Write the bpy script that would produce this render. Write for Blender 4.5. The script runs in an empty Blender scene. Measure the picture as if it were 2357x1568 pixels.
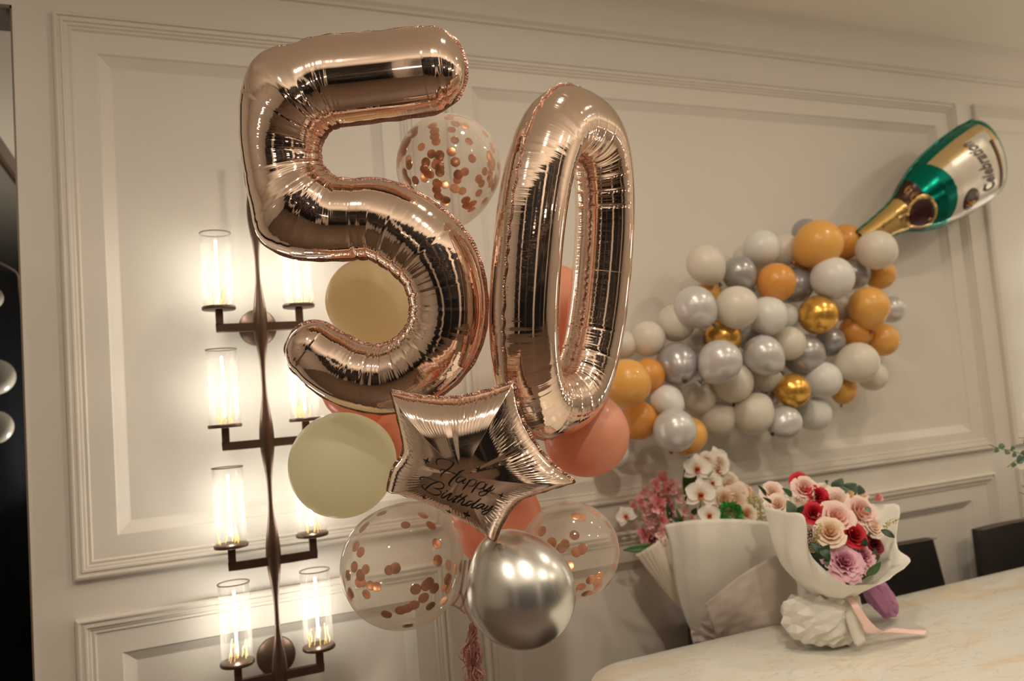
import bpy, bmesh, math, random
import numpy as np
from mathutils import Vector, Matrix, Quaternion
random.seed(7); rng = np.random.RandomState(7)
PI = math.pi
S = bpy.context.scene

# ------------------------------------------------------------------ camera
W, H, F = 2357, 1568, 1792.0
YAW, TILT, ROLL = .3952, .0693, -.0784
CAM = np.array([0, -2.4, 1.5])
ff = np.array([math.sin(YAW)*math.cos(TILT), math.cos(YAW)*math.cos(TILT), math.sin(TILT)])
r0 = np.array([math.cos(YAW), -math.sin(YAW), 0]); u0 = np.cross(r0, ff)
rr = math.cos(ROLL)*r0 + math.sin(ROLL)*u0
uu = -math.sin(ROLL)*r0 + math.cos(ROLL)*u0
cam_d = bpy.data.cameras.new('camera'); cam = bpy.data.objects.new('camera', cam_d)
S.collection.objects.link(cam); S.camera = cam
cam.matrix_world = Matrix(((rr[0], uu[0], -ff[0], CAM[0]), (rr[1], uu[1], -ff[1], CAM[1]), (rr[2], uu[2], -ff[2], CAM[2]), (0, 0, 0, 1)))
cam_d.sensor_width = 36; cam_d.lens = F/W*36; cam_d.clip_start = .05
cam_d.dof.use_dof = True; cam_d.dof.focus_distance = 1.5; cam_d.dof.aperture_fstop = 2.8

# ------------------------------------------------------------------ world, view, lights
wd = bpy.data.worlds.new('world'); S.world = wd; wd.use_nodes = True
wd.node_tree.nodes['Background'].inputs[0].default_value = (1, .85, .7, 1)
wd.node_tree.nodes['Background'].inputs[1].default_value = .05
S.view_settings.view_transform = 'Standard'; S.view_settings.look = 'None'
S.view_settings.exposure = 0; S.view_settings.gamma = 1
S.cycles.max_bounces = 9; S.cycles.diffuse_bounces = 4; S.cycles.glossy_bounces = 6
S.cycles.transmission_bounces = 6; S.cycles.transparent_max_bounces = 24
S.cycles.caustics_reflective = False; S.cycles.caustics_refractive = False
S.cycles.sample_clamp_indirect = 3; S.cycles.use_denoising = True; S.cycles.adaptive_threshold = .02
DOWN = [(.9, -1.3, 10), (2.35, -1.3, 6.5), (3.8, -1.3, 5.5), (-.75, -2.1, 15), (.55, -2.45, 21), (2.1, -3.0, 13), (3.8, -3.0, 7)]
UP = [(-2.0, -1.6, 6), (-1.0, -3.3, 13), (.5, -3.6, 13), (1.9, -3.5, 13), (3.3, -3.5, 13), (4.7, -3.3, 13), (5.6, -2.0, 13), (5.3, -.9, 10)]      # invented pendant bowls, added out of view to brighten the ceiling
WARM = (1, .87, .70)
for x, y, e in DOWN:
    l = bpy.data.lights.new('downlight_lamp', 'AREA'); l.shape = 'DISK'; l.size = .11; l.energy = e; l.color = WARM; l.spread = PI
    o = bpy.data.objects.new('downlight_lamp', l); S.collection.objects.link(o); o.location = (x, y, 2.925)
for x, y, e in UP:  # upward fill lamps for the added pendants
    l = bpy.data.lights.new('fill_pendant_lamp', 'AREA'); l.shape = 'DISK'; l.size = .3; l.energy = e; l.color = WARM; l.spread = PI
    o = bpy.data.objects.new('fill_pendant_lamp', l); S.collection.objects.link(o); o.location = (x, y, 1.78); o.rotation_euler = (PI, 0, 0)
GLOW = 100.0    # radiance of the sconce filaments

# ------------------------------------------------------------------ helpers
def ray(x, y): return rr*(x-W/2)/F - uu*(y-H/2)/F + ff
def at(x, y, t): return CAM + ray(x, y)*t                       # point seen at a pixel, at a given depth in metres
def onY(x, y, Y):
    d = ray(x, y); t = (Y-CAM[1])/d[1]; return CAM+d*t, t
C = S.collection
ALC = bpy.data.lights.new('alcove_fill_lamp', 'AREA'); ALC.shape = 'DISK'; ALC.size = .2; ALC.energy = 9; ALC.color = WARM  # unseen fill without a fixture, added to brighten the alcove ceiling
_o = bpy.data.objects.new('alcove_fill_lamp', ALC); C.objects.link(_o); _o.location = (-.3, 1.4, 1.2); _o.rotation_euler = (PI, 0, 0)
def link(o): C.objects.link(o); return o
def tag(o, label=None, cat=None, group=None, kind=None):
    if label: o['label'] = label
    if cat: o['category'] = cat
    if group: o['group'] = group
    if kind: o['kind'] = kind
    return o
def empty(name, loc=(0, 0, 0)):
    o = bpy.data.objects.new(name, None); o.location = Vector(loc); o.empty_display_size = .05; return link(o)
def setparent(o, p):
    if p is not None:
        o.parent = p
        o.matrix_parent_inverse = p.matrix_world.inverted() if p.type != 'EMPTY' else Matrix.Translation(-Vector(p.location))
    return o

class MB:
    def __init__(s): s.v = []; s.f = []; s.m = []; s.uv = None; s.attr = None
    def add(s, v, f, m=0):
        o = len(s.v); s.v += [tuple(map(float, p)) for p in v]; s.f += [tuple(i+o for i in q) for q in f]; s.m += [m]*len(f); return s
    def box(s, a, b, m=0):
        x0, y0, z0 = a; x1, y1, z1 = b
        v = [(x0,y0,z0),(x1,y0,z0),(x1,y1,z0),(x0,y1,z0),(x0,y0,z1),(x1,y0,z1),(x1,y1,z1),(x0,y1,z1)]
        return s.add(v, [(0,3,2,1),(4,5,6,7),(0,1,5,4),(1,2,6,5),(2,3,7,6),(3,0,4,7)], m)
    def grid(s, P, closeu=False, closev=False, m=0):      # P[nu][nv][3]
        P = np.asarray(P); nu, nv = P.shape[:2]; v = P.reshape(-1, 3); f = []
        for i in range(nu if closeu else nu-1):
            for j in range(nv if closev else nv-1):
                f.append((i*nv+j, i*nv+(j+1) % nv, ((i+1) % nu)*nv+(j+1) % nv, ((i+1) % nu)*nv+j))
        return s.add(v, f, m)
    def lathe(s, prof, n=32, c=(0, 0, 0), ax=None, m=0):  # prof [(r,z)]
        c = np.array(c, float)
        if ax is None: X, Y, Z = np.eye(3)
        else:
            Z = np.array(ax, float); Z /= np.linalg.norm(Z)
            X = np.cross(Z, [0, 1, 0.01]); X /= np.linalg.norm(X); Y = np.cross(Z, X)
        P = [[c+Z*z+r*(X*math.cos(a)+Y*math.sin(a)) for a in np.linspace(0, 2*PI, n, endpoint=False)] for r, z in prof]
        return s.grid(P, closev=True, m=m)
    def tube(s, pts, r, n=8, m=0, flat=1, closed=False):
        pts = np.array(pts, float); k = len(pts); rs = np.full(k, r) if np.isscalar(r) else np.array(r)
        T = np.gradient(pts, axis=0)
        if closed: T = np.roll(pts, -1, 0)-np.roll(pts, 1, 0)
        T /= np.linalg.norm(T, axis=1)[:, None]+1e-12
        up = np.array([0, 0, 1.]) if abs(T[0][2]) < .9 else np.array([1., 0, 0]); P = []
        b = np.cross(T[0], up); b /= np.linalg.norm(b)
        for i in range(k):
            b = b-T[i]*(b@T[i]); b /= np.linalg.norm(b)+1e-12; c = np.cross(T[i], b)
            P.append([pts[i]+rs[i]*(b*math.cos(a)+flat*c*math.sin(a)) for a in np.linspace(0, 2*PI, n, endpoint=False)])
        s.grid(P, closev=True, closeu=closed, m=m)
        if not closed:
            o = len(s.v)-n*k; s.f.append(tuple(range(o, o+n))); s.m.append(m); o = len(s.v)-n; s.f.append(tuple(range(o+n-1, o-1, -1))); s.m.append(m)
        return s
    def mesh(s, name, mats, smooth=True, sharp=None):
        me = bpy.data.meshes.new(name); me.from_pydata(s.v, [], s.f)
        for mt in (mats if isinstance(mats, (list, tuple)) else [mats]): me.materials.append(mt)
        if max(s.m+[0]) > 0: me.polygons.foreach_set('material_index', s.m)
        bm = bmesh.new(); bm.from_mesh(me)
        if s.uv is None and s.attr is None: bmesh.ops.remove_doubles(bm, verts=bm.verts, dist=1e-6)
        bmesh.ops.recalc_face_normals(bm, faces=bm.faces); bm.to_mesh(me); bm.free()
        if s.uv is not None:
            ul = me.uv_layers.new(name='UVMap'); uv = np.array(s.uv, np.float32); li = np.zeros(len(me.loops), np.int32); me.loops.foreach_get('vertex_index', li)
            ul.data.foreach_set('uv', uv[li].ravel())
        if s.attr is not None:
            a = me.attributes.new('crimp', 'FLOAT', 'POINT'); a.data.foreach_set('value', np.array(s.attr, np.float32))
        if smooth:
            me.shade_smooth()
            if sharp: me.set_sharp_from_angle(angle=math.radians(sharp))
        return me
    def obj(s, name, mats, parent=None, smooth=True, sharp=None):
        return setparent(link(bpy.data.objects.new(name, s.mesh(name, mats, smooth, sharp))), parent)

def catmull(P, n, closed=False):
    P = np.array(P, float); k = len(P)
    if closed: Q = np.vstack([P[-1:], P, P[:2]]); seg = k
    else: Q = np.vstack([2*P[0]-P[1], P, 2*P[-1]-P[-2]]); seg = k-1
    d = 24*max(1, n//200+1); out = []
    for i in range(seg):
        p0, p1, p2, p3 = Q[i:i+4]
        for j in range(d):
            t = j/d; out.append(.5*((2*p1)+(-p0+p2)*t+(2*p0-5*p1+4*p2-p3)*t*t+(-p0+3*p1-3*p2+p3)*t**3))
    out.append(Q[seg+1] if not closed else out[0]); out = np.array(out)
    L = np.r_[0, np.cumsum(np.linalg.norm(np.diff(out[:, :3], axis=0), axis=1))]
    s = np.linspace(0, L[-1], n+1)[:-1] if closed else np.linspace(0, L[-1], n)
    return np.array([np.interp(s, L, out[:, c]) for c in range(P.shape[1])]).T, s

# ------------------------------------------------------------------ materials
def mat(name, col, rough=.6, metal=0, noise=0, nscale=8, bump=0, bscale=40, coat=0, sub=0, emit=None, trans=0, sheen=0, spec=.5):
    m = bpy.data.materials.new(name); m.use_nodes = True; nt = m.node_tree; b = nt.nodes['Principled BSDF']
    b.inputs['Base Color'].default_value = (*col, 1); b.inputs['Roughness'].default_value = rough; b.inputs['Metallic'].default_value = metal
    b.inputs['Coat Weight'].default_value = coat; b.inputs['Sheen Weight'].default_value = sheen; b.inputs['Specular IOR Level'].default_value = spec
    tc = nt.nodes.new('ShaderNodeTexCoord')
    if noise:
        n = nt.nodes.new('ShaderNodeTexNoise'); n.inputs['Scale'].default_value = nscale; n.inputs['Detail'].default_value = 4
        nt.links.new(tc.outputs['Object'], n.inputs['Vector'])
        r = nt.nodes.new('ShaderNodeValToRGB'); r.color_ramp.elements[0].position = .3; r.color_ramp.elements[1].position = .7
        r.color_ramp.elements[0].color = (*[c*(1-noise) for c in col], 1); r.color_ramp.elements[1].color = (*[min(1, c*(1+noise)) for c in col], 1)
        nt.links.new(n.outputs[0], r.inputs[0]); nt.links.new(r.outputs[0], b.inputs['Base Color'])
    if bump:
        n = nt.nodes.new('ShaderNodeTexNoise'); n.inputs['Scale'].default_value = bscale; nt.links.new(tc.outputs['Object'], n.inputs['Vector'])
        p = nt.nodes.new('ShaderNodeBump'); p.inputs['Strength'].default_value = bump; p.inputs['Distance'].default_value = .01
        nt.links.new(n.outputs[0], p.inputs['Height']); nt.links.new(p.outputs[0], b.inputs['Normal'])
    if emit: b.inputs['Emission Color'].default_value = (*emit[:3], 1); b.inputs['Emission Strength'].default_value = emit[3]
    if trans:                                           # thin sheets: part of the light passes as translucency
        out = nt.nodes['Material Output']; t = nt.nodes.new('ShaderNodeBsdfTranslucent'); t.inputs[0].default_value = (*col, 1)
        x = nt.nodes.new('ShaderNodeMixShader'); x.inputs[0].default_value = trans
        nt.links.new(b.outputs[0], x.inputs[1]); nt.links.new(t.outputs[0], x.inputs[2]); nt.links.new(x.outputs[0], out.inputs[0])
    return m

def foil_mat(name, col, rough=.07, freq=95, strength=.55, dist=.004):
    m = bpy.data.materials.new(name); m.use_nodes = True; nt = m.node_tree; b = nt.nodes['Principled BSDF']; N = nt.nodes.new; L = nt.links.new
    b.inputs['Base Color'].default_value = (*col, 1); b.inputs['Metallic'].default_value = 1; b.inputs['Roughness'].default_value = rough
    uv = N('ShaderNodeUVMap'); uv.uv_map = 'UVMap'
    mp = N('ShaderNodeMapping'); mp.inputs['Scale'].default_value = (freq, 2.2, 1); L(uv.outputs[0], mp.inputs[0])
    n = N('ShaderNodeTexNoise'); n.inputs['Scale'].default_value = 1; n.inputs['Detail'].default_value = 2; L(mp.outputs[0], n.inputs['Vector'])
    at_ = N('ShaderNodeAttribute'); at_.attribute_name = 'crimp'
    mu = N('ShaderNodeMath'); mu.operation = 'MULTIPLY'; L(n.outputs[0], mu.inputs[0]); L(at_.outputs['Fac'], mu.inputs[1])
    tc = N('ShaderNodeTexCoord'); n2 = N('ShaderNodeTexNoise'); n2.inputs['Scale'].default_value = 9; n2.inputs['Detail'].default_value = 1; L(tc.outputs['Object'], n2.inputs['Vector'])
    ad = N('ShaderNodeMath'); ad.operation = 'MULTIPLY_ADD'; L(n2.outputs[0], ad.inputs[0]); ad.inputs[1].default_value = .35; L(mu.outputs[0], ad.inputs[2])
    bp = N('ShaderNodeBump'); bp.inputs['Strength'].default_value = strength; bp.inputs['Distance'].default_value = dist
    L(ad.outputs[0], bp.inputs['Height']); L(bp.outputs[0], b.inputs['Normal'])
    return m

def clear_mat(name, tint=(1, .97, .93), milk=.12, gloss=1.0, edge=(.9, .8, .7)):
    m = bpy.data.materials.new(name); m.use_nodes = True; nt = m.node_tree; nt.nodes.clear(); N = nt.nodes.new; L = nt.links.new
    out = N('ShaderNodeOutputMaterial'); t = N('ShaderNodeBsdfTransparent'); t.inputs[0].default_value = (*tint, 1)
    d = N('ShaderNodeBsdfDiffuse'); d.inputs[0].default_value = (*edge, 1); tl = N('ShaderNodeBsdfTranslucent'); tl.inputs[0].default_value = (*edge, 1)
    dm = N('ShaderNodeMixShader'); dm.inputs[0].default_value = .5; L(d.outputs[0], dm.inputs[1]); L(tl.outputs[0], dm.inputs[2])
    lw = N('ShaderNodeLayerWeight'); lw.inputs[0].default_value = .35
    mr = N('ShaderNodeMapRange'); mr.inputs[3].default_value = milk; mr.inputs[4].default_value = min(1, milk*2.5+.2); L(lw.outputs['Facing'], mr.inputs[0])
    x1 = N('ShaderNodeMixShader'); L(mr.outputs[0], x1.inputs[0]); L(t.outputs[0], x1.inputs[1]); L(dm.outputs[0], x1.inputs[2])
    g = N('ShaderNodeBsdfGlossy'); g.inputs['Roughness'].default_value = .05
    pw = N('ShaderNodeMath'); pw.operation = 'POWER'; pw.inputs[1].default_value = 4; lw2 = N('ShaderNodeLayerWeight'); lw2.inputs[0].default_value = .5; L(lw2.outputs['Facing'], pw.inputs[0])
    mm = N('ShaderNodeMath'); mm.operation = 'MULTIPLY_ADD'; mm.inputs[1].default_value = .35*gloss; mm.inputs[2].default_value = .035*gloss; L(pw.outputs[0], mm.inputs[0])
    x2 = N('ShaderNodeMixShader'); L(mm.outputs[0], x2.inputs[0]); L(x1.outputs[0], x2.inputs[1]); L(g.outputs[0], x2.inputs[2]); L(x2.outputs[0], out.inputs[0])
    return m

def marble_mat():
    m = bpy.data.materials.new('marble'); m.use_nodes = True; nt = m.node_tree; b = nt.nodes['Principled BSDF']; N = nt.nodes.new; L = nt.links.new
    b.inputs['Roughness'].default_value = .22; tc = N('ShaderNodeTexCoord')
    mp = N('ShaderNodeMapping'); mp.inputs['Scale'].default_value = (1.0, 2.6, 1); mp.inputs['Rotation'].default_value = (0, 0, .25); L(tc.outputs['Object'], mp.inputs[0])
    n1 = N('ShaderNodeTexNoise'); n1.inputs['Scale'].default_value = 2.4; n1.inputs['Detail'].default_value = 8; n1.inputs['Distortion'].default_value = 1.6; L(mp.outputs[0], n1.inputs['Vector'])
    r1 = N('ShaderNodeValToRGB'); e = r1.color_ramp.elements; e[0].position = .42; e[0].color = (.69, .68, .63, 1); e[1].position = .66; e[1].color = (.69, .58, .44, 1); e.new(.55).color = (.69, .66, .58, 1); L(n1.outputs[0], r1.inputs[0])
    n2 = N('ShaderNodeTexNoise'); n2.inputs['Scale'].default_value = 3.3; n2.inputs['Detail'].default_value = 10; n2.inputs['Distortion'].default_value = 2.2; L(mp.outputs[0], n2.inputs['Vector'])
    r2 = N('ShaderNodeValToRGB'); e = r2.color_ramp.elements; e[0].position = .485; e[0].color = (0, 0, 0, 1); e[1].position = .515; e[1].color = (0, 0, 0, 1); e.new(.5).color = (1, 1, 1, 1); L(n2.outputs[0], r2.inputs[0])
    mx = N('ShaderNodeMix'); mx.data_type = 'RGBA'; ml = N('ShaderNodeMath'); ml.operation = 'MULTIPLY'; ml.inputs[1].default_value = .38; L(r2.outputs[0], ml.inputs[0]); L(ml.outputs[0], mx.inputs[0])
    L(r1.outputs[0], mx.inputs[6]); mx.inputs[7].default_value = (.42, .36, .30, 1); L(mx.outputs[2], b.inputs['Base Color'])
    return m

M = dict(
    wall=mat('wall_paint', (.70, .65, .585), .55, noise=.02, nscale=2, bump=.02, bscale=60),
    panel=mat('panel_paint', (.69, .64, .57), .5, noise=.02, nscale=2),
    ceil=mat('ceiling_paint', (.84, .80, .71), .7, noise=.02, nscale=1),
    floor=mat('oak_floor', (.13, .09, .065), .4, noise=.12, nscale=3),
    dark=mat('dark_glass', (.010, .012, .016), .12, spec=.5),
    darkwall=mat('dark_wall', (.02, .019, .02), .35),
    brown=mat('bronze_trim', (.16, .11, .08), .4),
    bronze=mat('bronze', (.15, .10, .075), .36, .75, noise=.1, nscale=20),
    shade=None, marble=marble_mat(),
    leather=mat('black_leather', (.014, .012, .011), .38, noise=.2, nscale=30, bump=.12, bscale=160),
    chrome_leg=mat('steel', (.5, .5, .5), .25, 1),
    rose=foil_mat('rose_foil', (.90, .705, .60)),
    star=foil_mat('star_foil', (.90, .72, .62), rough=.08, freq=150, strength=.6, dist=.003),
    seam=mat('seam_foil', (.50, .30, .24), .25, 1, bump=.5, bscale=300),
    ink=mat('black_print', (.006, .004, .004), .4),
    gold=mat('gold_latex', (.86, .46, .11), .33, 0, coat=.25, trans=.15), goldp=mat('pearl_gold_latex', (.97, .85, .62), .35, .0, coat=.2, trans=.75),
    orange=mat('orange_latex', (.80, .35, .07), .33, 0, coat=.25, trans=.15), goldc=mat('chrome_gold_latex', (.80, .45, .10), .26, .75),
    cream=mat('cream_latex', (.84, .78, .68), .35, coat=.2, trans=.25), white=mat('white_latex', (.86, .84, .80), .33, coat=.2, trans=.2),
    grey=mat('grey_latex', (.40, .38, .38), .28, .35, coat=.25), greyw=mat('pearl_grey_latex', (.62, .60, .59), .3, .25, coat=.25),
    coral=mat('coral_latex', (.95, .50, .34), .33, .0, coat=.25, trans=.5), pearl=mat('pearl_yellow_latex', (.97, .95, .76), .33, .0, coat=.2, trans=.8),
    silver=mat('chrome_silver_latex', (.70, .69, .66), .27, .9, coat=.3),
    clear=clear_mat('clear_latex', (.97, .95, .92), .15), clearglass=clear_mat('clear_glass', (1, 1, 1), 0, .9, (.9, .85, .8)),
    conf=mat('copper_confetti', (.86, .36, .17), .24, .85),
    knot=mat('dark_knot', (.10, .09, .085), .5), gknot=mat('amber_knot', (.35, .12, .03), .45),
    teal=mat('teal_foil', (.0, .20, .145), .17, .9, bump=.08, bscale=25), gfoil=mat('gold_foil', (.72, .48, .18), .18, .95, bump=.15, bscale=30),
    label=mat('silver_label', (.62, .56, .48), .3, .35), tan=mat('tan_foil', (.60, .42, .20), .25, .6), maroon=mat('maroon_print', (.045, .012, .01), .25, .3),
    goldink=mat('gold_print', (.55, .30, .06), .35, .6), greyink=mat('grey_print', (.10, .08, .06), .5),
    paper=mat('white_paper', (.92, .89, .82), .75, bump=.1, bscale=30, trans=.3), paper2=mat('cream_paper', (.90, .83, .70), .75, bump=.1, bscale=30, trans=.3),
    mauve=mat('mauve_tissue', (.70, .61, .55), .7, bump=.1, bscale=30, trans=.3),
    ribbon=mat('pink_ribbon', (.90, .62, .55), .4, sheen=.3), purple=mat('purple_foil_paper', (.50, .20, .40), .33, .2, bump=.1, bscale=40),
    leaf=mat('green_leaf', (.045, .12, .03), .45, noise=.3, nscale=30), leafd=mat('dark_leaf', (.018, .05, .018), .45, noise=.3, nscale=30),
    euc=mat('eucalyptus_leaf', (.11, .17, .12), .55, noise=.2, nscale=30), stem=mat('green_stem', (.18, .26, .06), .55),
    green=mat('green_carnation', (.06, .30, .05), .7, noise=.3, nscale=60), yellow=mat('yellow_spray', (.48, .42, .10), .7, noise=.3, nscale=60),
    filament=mat('filament', (1, .7, .3), .5, emit=(1, .62, .15, 1.2)),
)
def petal_mat(name, a, b, sc=.9):                        # petal colour runs from base (a) to rim (b) by distance from the flower's heart
    m = bpy.data.materials.new(name); m.use_nodes = True; nt = m.node_tree; p = nt.nodes['Principled BSDF']; N = nt.nodes.new; L = nt.links.new
    tc = N('ShaderNodeTexCoord'); ln = N('ShaderNodeVectorMath'); ln.operation = 'LENGTH'; L(tc.outputs['Object'], ln.inputs[0])
    mr = N('ShaderNodeMapRange'); mr.inputs[1].default_value = .15; mr.inputs[2].default_value = sc; L(ln.outputs['Value'], mr.inputs[0])
    nz = N('ShaderNodeTexNoise'); nz.inputs['Scale'].default_value = 3; L(tc.outputs['Object'], nz.inputs['Vector'])
    ad = N('ShaderNodeMath'); ad.operation = 'MULTIPLY_ADD'; L(nz.outputs[0], ad.inputs[0]); ad.inputs[1].default_value = .5; ad.inputs[2].default_value = -.25
    a2 = N('ShaderNodeMath'); a2.operation = 'ADD'; a2.use_clamp = True; L(mr.outputs[0], a2.inputs[0]); L(ad.outputs[0], a2.inputs[1])
    mx = N('ShaderNodeMix'); mx.data_type = 'RGBA'; L(a2.outputs[0], mx.inputs[0]); mx.inputs[6].default_value = (*a, 1); mx.inputs[7].default_value = (*b, 1)
    L(mx.outputs[2], p.inputs['Base Color']); p.inputs['Roughness'].default_value = .6
    t = N('ShaderNodeBsdfTranslucent'); L(mx.outputs[2], t.inputs[0]); x = N('ShaderNodeMixShader'); x.inputs[0].default_value = .25
    L(p.outputs[0], x.inputs[1]); L(t.outputs[0], x.inputs[2]); L(x.outputs[0], nt.nodes['Material Output'].inputs[0]); return m
PM = dict(
    white=petal_mat('white_petal', (.88, .66, .48), (.90, .84, .76)),
    red=petal_mat('red_petal', (.30, .004, .012), (.62, .012, .03)), dred=petal_mat('dark_red_petal', (.08, .002, .004), (.26, .006, .012)),
    pink=petal_mat('pale_pink_petal', (.88, .45, .37), (.92, .74, .67)), blush=petal_mat('blush_petal', (.90, .64, .50), (.93, .80, .70)),
    cream=petal_mat('cream_petal', (.86, .52, .30), (.88, .76, .62)), peach=petal_mat('peach_petal', (.85, .50, .28), (.86, .66, .45)),
    peony=petal_mat('peony_petal', (.55, .10, .22), (.82, .50, .58), .75), sweet=petal_mat('sweet_pea_petal', (.80, .20, .25), (.92, .60, .58)),
    sweetl=petal_mat('light_sweet_pea_petal', (.88, .42, .42), (.94, .76, .72)), orchid=petal_mat('orchid_petal', (.80, .55, .35), (.88, .83, .76), .5),
    orchidh=petal_mat('orchid_heart', (.45, .02, .06), (.85, .60, .15), .9), mauve=petal_mat('mauve_bead', (.40, .22, .20), (.60, .42, .38)),
    tan=petal_mat('tan_bead', (.45, .36, .18), (.62, .50, .30)),
)
def shade_material():
    m = bpy.data.materials.new('lit_glass'); m.use_nodes = True; nt = m.node_tree; nt.nodes.clear(); N = nt.nodes.new; L = nt.links.new
    out = N('ShaderNodeOutputMaterial'); e = N('ShaderNodeEmission'); e.inputs[0].default_value = (1, .95, .82, 1); e.inputs[1].default_value = GLOW
    L(e.outputs[0], out.inputs[0]); return m
M['shade'] = shade_material()

# ------------------------------------------------------------------ room shell
def struct(mb, name, m, smooth=False):
    o = mb.obj(name, m, None, smooth); o['kind'] = 'structure'; return o
def rects_with_holes(mb, x0, x1, z0, z1, holes, y):
    xs = sorted({x0, x1, *[h[0] for h in holes], *[h[1] for h in holes]}); zs = sorted({z0, z1, *[h[2] for h in holes], *[h[3] for h in holes]})
    for a, b in zip(xs, xs[1:]):
        for c, d in zip(zs, zs[1:]):
            mx, mz = (a+b)/2, (c+d)/2
            if any(h[0] < mx < h[1] and h[2] < mz < h[3] for h in holes): continue
            mb.add([(a, y, c), (b, y, c), (b, y, d), (a, y, d)], [(0, 1, 2, 3)])
def frame_sweep(x0, x1, z0, z1, prof):                  # prof: [(inset, y)]
    mb = MB(); P = [[(x0+i, y, z0+i), (x1-i, y, z0+i), (x1-i, y, z1-i), (x0+i, y, z1-i)] for i, y in prof]
    return mb.grid(P, closev=True)
# (outer frame x0,x1,z0,z1), (recess x0,x1,z0,z1)
PANELS = [((-.306, .713, 1.10, 2.66), (-.200, .607, 1.205, 2.554)), ((-.306, .713, .12, 1.0), (-.200, .607, .22, .893)),
          ((.825, 3.255, 1.10, 2.66), (.925, 3.130, 1.185, 2.550)), ((.825, 3.225, .12, 1.0), (.925, 3.085, .22, .893)),
          ((3.375, 5.40, 1.10, 2.66), (3.465, 5.30, 1.205, 2.550)), ((3.375, 5.40, .12, 1.0), (3.465, 5.30, .22, .893))]
XL, XR = -.404, 6.4
mb = MB(); rects_with_holes(mb, XL, XR, 0, 2.95, [p[1] for p in PANELS], 0)
for o_, h in PANELS:
    i = .033; y = .024
    mb.grid([[(h[0]+k, yy, h[2]+k), (h[1]-k, yy, h[2]+k), (h[1]-k, yy, h[3]-k), (h[0]+k, yy, h[3]-k)] for k, yy in ((0, 0), (.004, .006), (i-.004, y-.002), (i, y))], closev=True)
    mb.add([(h[0]+i, y, h[2]+i), (h[1]-i, y, h[2]+i), (h[1]-i, y, h[3]-i), (h[0]+i, y, h[3]-i)], [(0, 1, 2, 3)])
mb.add([(XL, 0, 0), (XL, .14, 0), (XL, .14, 2.95), (XL, 0, 2.95)], [(0, 1, 2, 3)])
mb.add([(XL, .14, 0), (XR, .14, 0), (XR, .14, 2.95), (XL, .14, 2.95)], [(0, 1, 2, 3)])
mb.box((-3.4, 0, 2.67), (XL, .14, 2.95)); mb.box((-3.4, 0, 0), (-1.5, .14, 2.67))
struct(mb, 'wall_back', M['wall'])
PROF = [(0, 0), (0, -.017), (.006, -.021), (.010, -.021), (.012, -.014), (.018, -.014), (.020, -.018), (.025, -.018), (.027, -.011), (.033, -.011), (.036, -.005), (.043, -.007), (.047, 0)]
n = 0
for o_, h in PANELS:
    n += 1; struct(frame_sweep(*o_, PROF), 'trim_%d' % n, M['panel'])
# cornice step under the ceiling
cb = MB(); P = [[(x, y, z) for x in (-3.4, XR)] for y, z in ((0, 2.775), (-.010, 2.777), (-.014, 2.783), (-.010, 2.79), (-.022, 2.797), (-.022, 2.85), (-.03, 2.90), (-.034, 2.95), (0, 2.95))]
n += 1; struct(cb.grid(P), 'trim_%d' % n, M['wall'])
b_ = MB(); b_.box((XL, -.016, 0), (XR, -.0005, .10)); struct(b_, 'baseboard_back', M['panel'])
b_ = MB(); b_.box((-3.4, -5.2, -.05), (XR, 4.2, 0)); struct(b_, 'floor', M['floor'])
b_ = MB(); b_.box((-3.4, -5.2, 2.95), (XR, .14, 3.0)); struct(b_, 'ceiling', M['ceil'])
b_ = MB(); b_.box((XR, -5.2, 0), (XR+.1, .14, 2.95)); struct(b_, 'wall_right', M['wall'])
b_ = MB(); b_.box((-3.5, -5.2, 0), (-3.4, .14, 2.95)); struct(b_, 'wall_left', M['wall'])
# the dark glazed side opposite the panelled wall, windows invented for the foil to reflect
FY = -4.3
b_ = MB(); b_.box((-3.4, FY-.1, 0), (XR, FY, 2.95)); struct(b_, 'wall_front', M['darkwall'])
n = 0
for x in np.arange(-3.2, 6.0, 1.55):
    n += 1; b_ = MB(); b_.box((x, FY, .1), (x+1.45, FY+.03, 2.7)); w_ = struct(b_, 'unseen_window_%d' % n, M['dark'])
    fr = MB(); fr.box((x, FY+.03, .1), (x+.04, FY+.05, 2.7)); fr.box((x+1.41, FY+.03, .1), (x+1.45, FY+.05, 2.7)); fr.box((x+.04, FY+.03, 1.5), (x+1.41, FY+.05, 1.54)); fr.obj('unseen_window_frame', M['brown'], w_, False)
for x in np.arange(-3.2, 6.0, 1.55)[1::2]:
    b_ = MB(); b_.box((x-.22, FY+.0, 0), (x+.12, FY+.09, 2.95)); struct(b_, 'added_pillar', M['wall'])  # pale pillars added to break up the dark reflection in the foil
sl = MB(); rs_ = np.random.RandomState(2)  # fairy lights added as sparkle for the foil reflections
for row in range(5):
    for x in np.arange(-3, 5.8, .17):
        sl.lathe([(0, -.006), (.006, 0), (0, .006)], 5, (x+rs_.randn()*.02, FY+.12, 1.0+row*.28+.05*math.sin(x*3+row)+rs_.randn()*.01))
o = sl.obj('added_string_lights', mat('added_fairy_lamp', (1, .8, .5), .5, emit=(1, .72, .42, 7))); tag(o, 'warm fairy lights added across the unseen dark windows opposite, for the foil to reflect', 'lights', kind='stuff')
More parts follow.
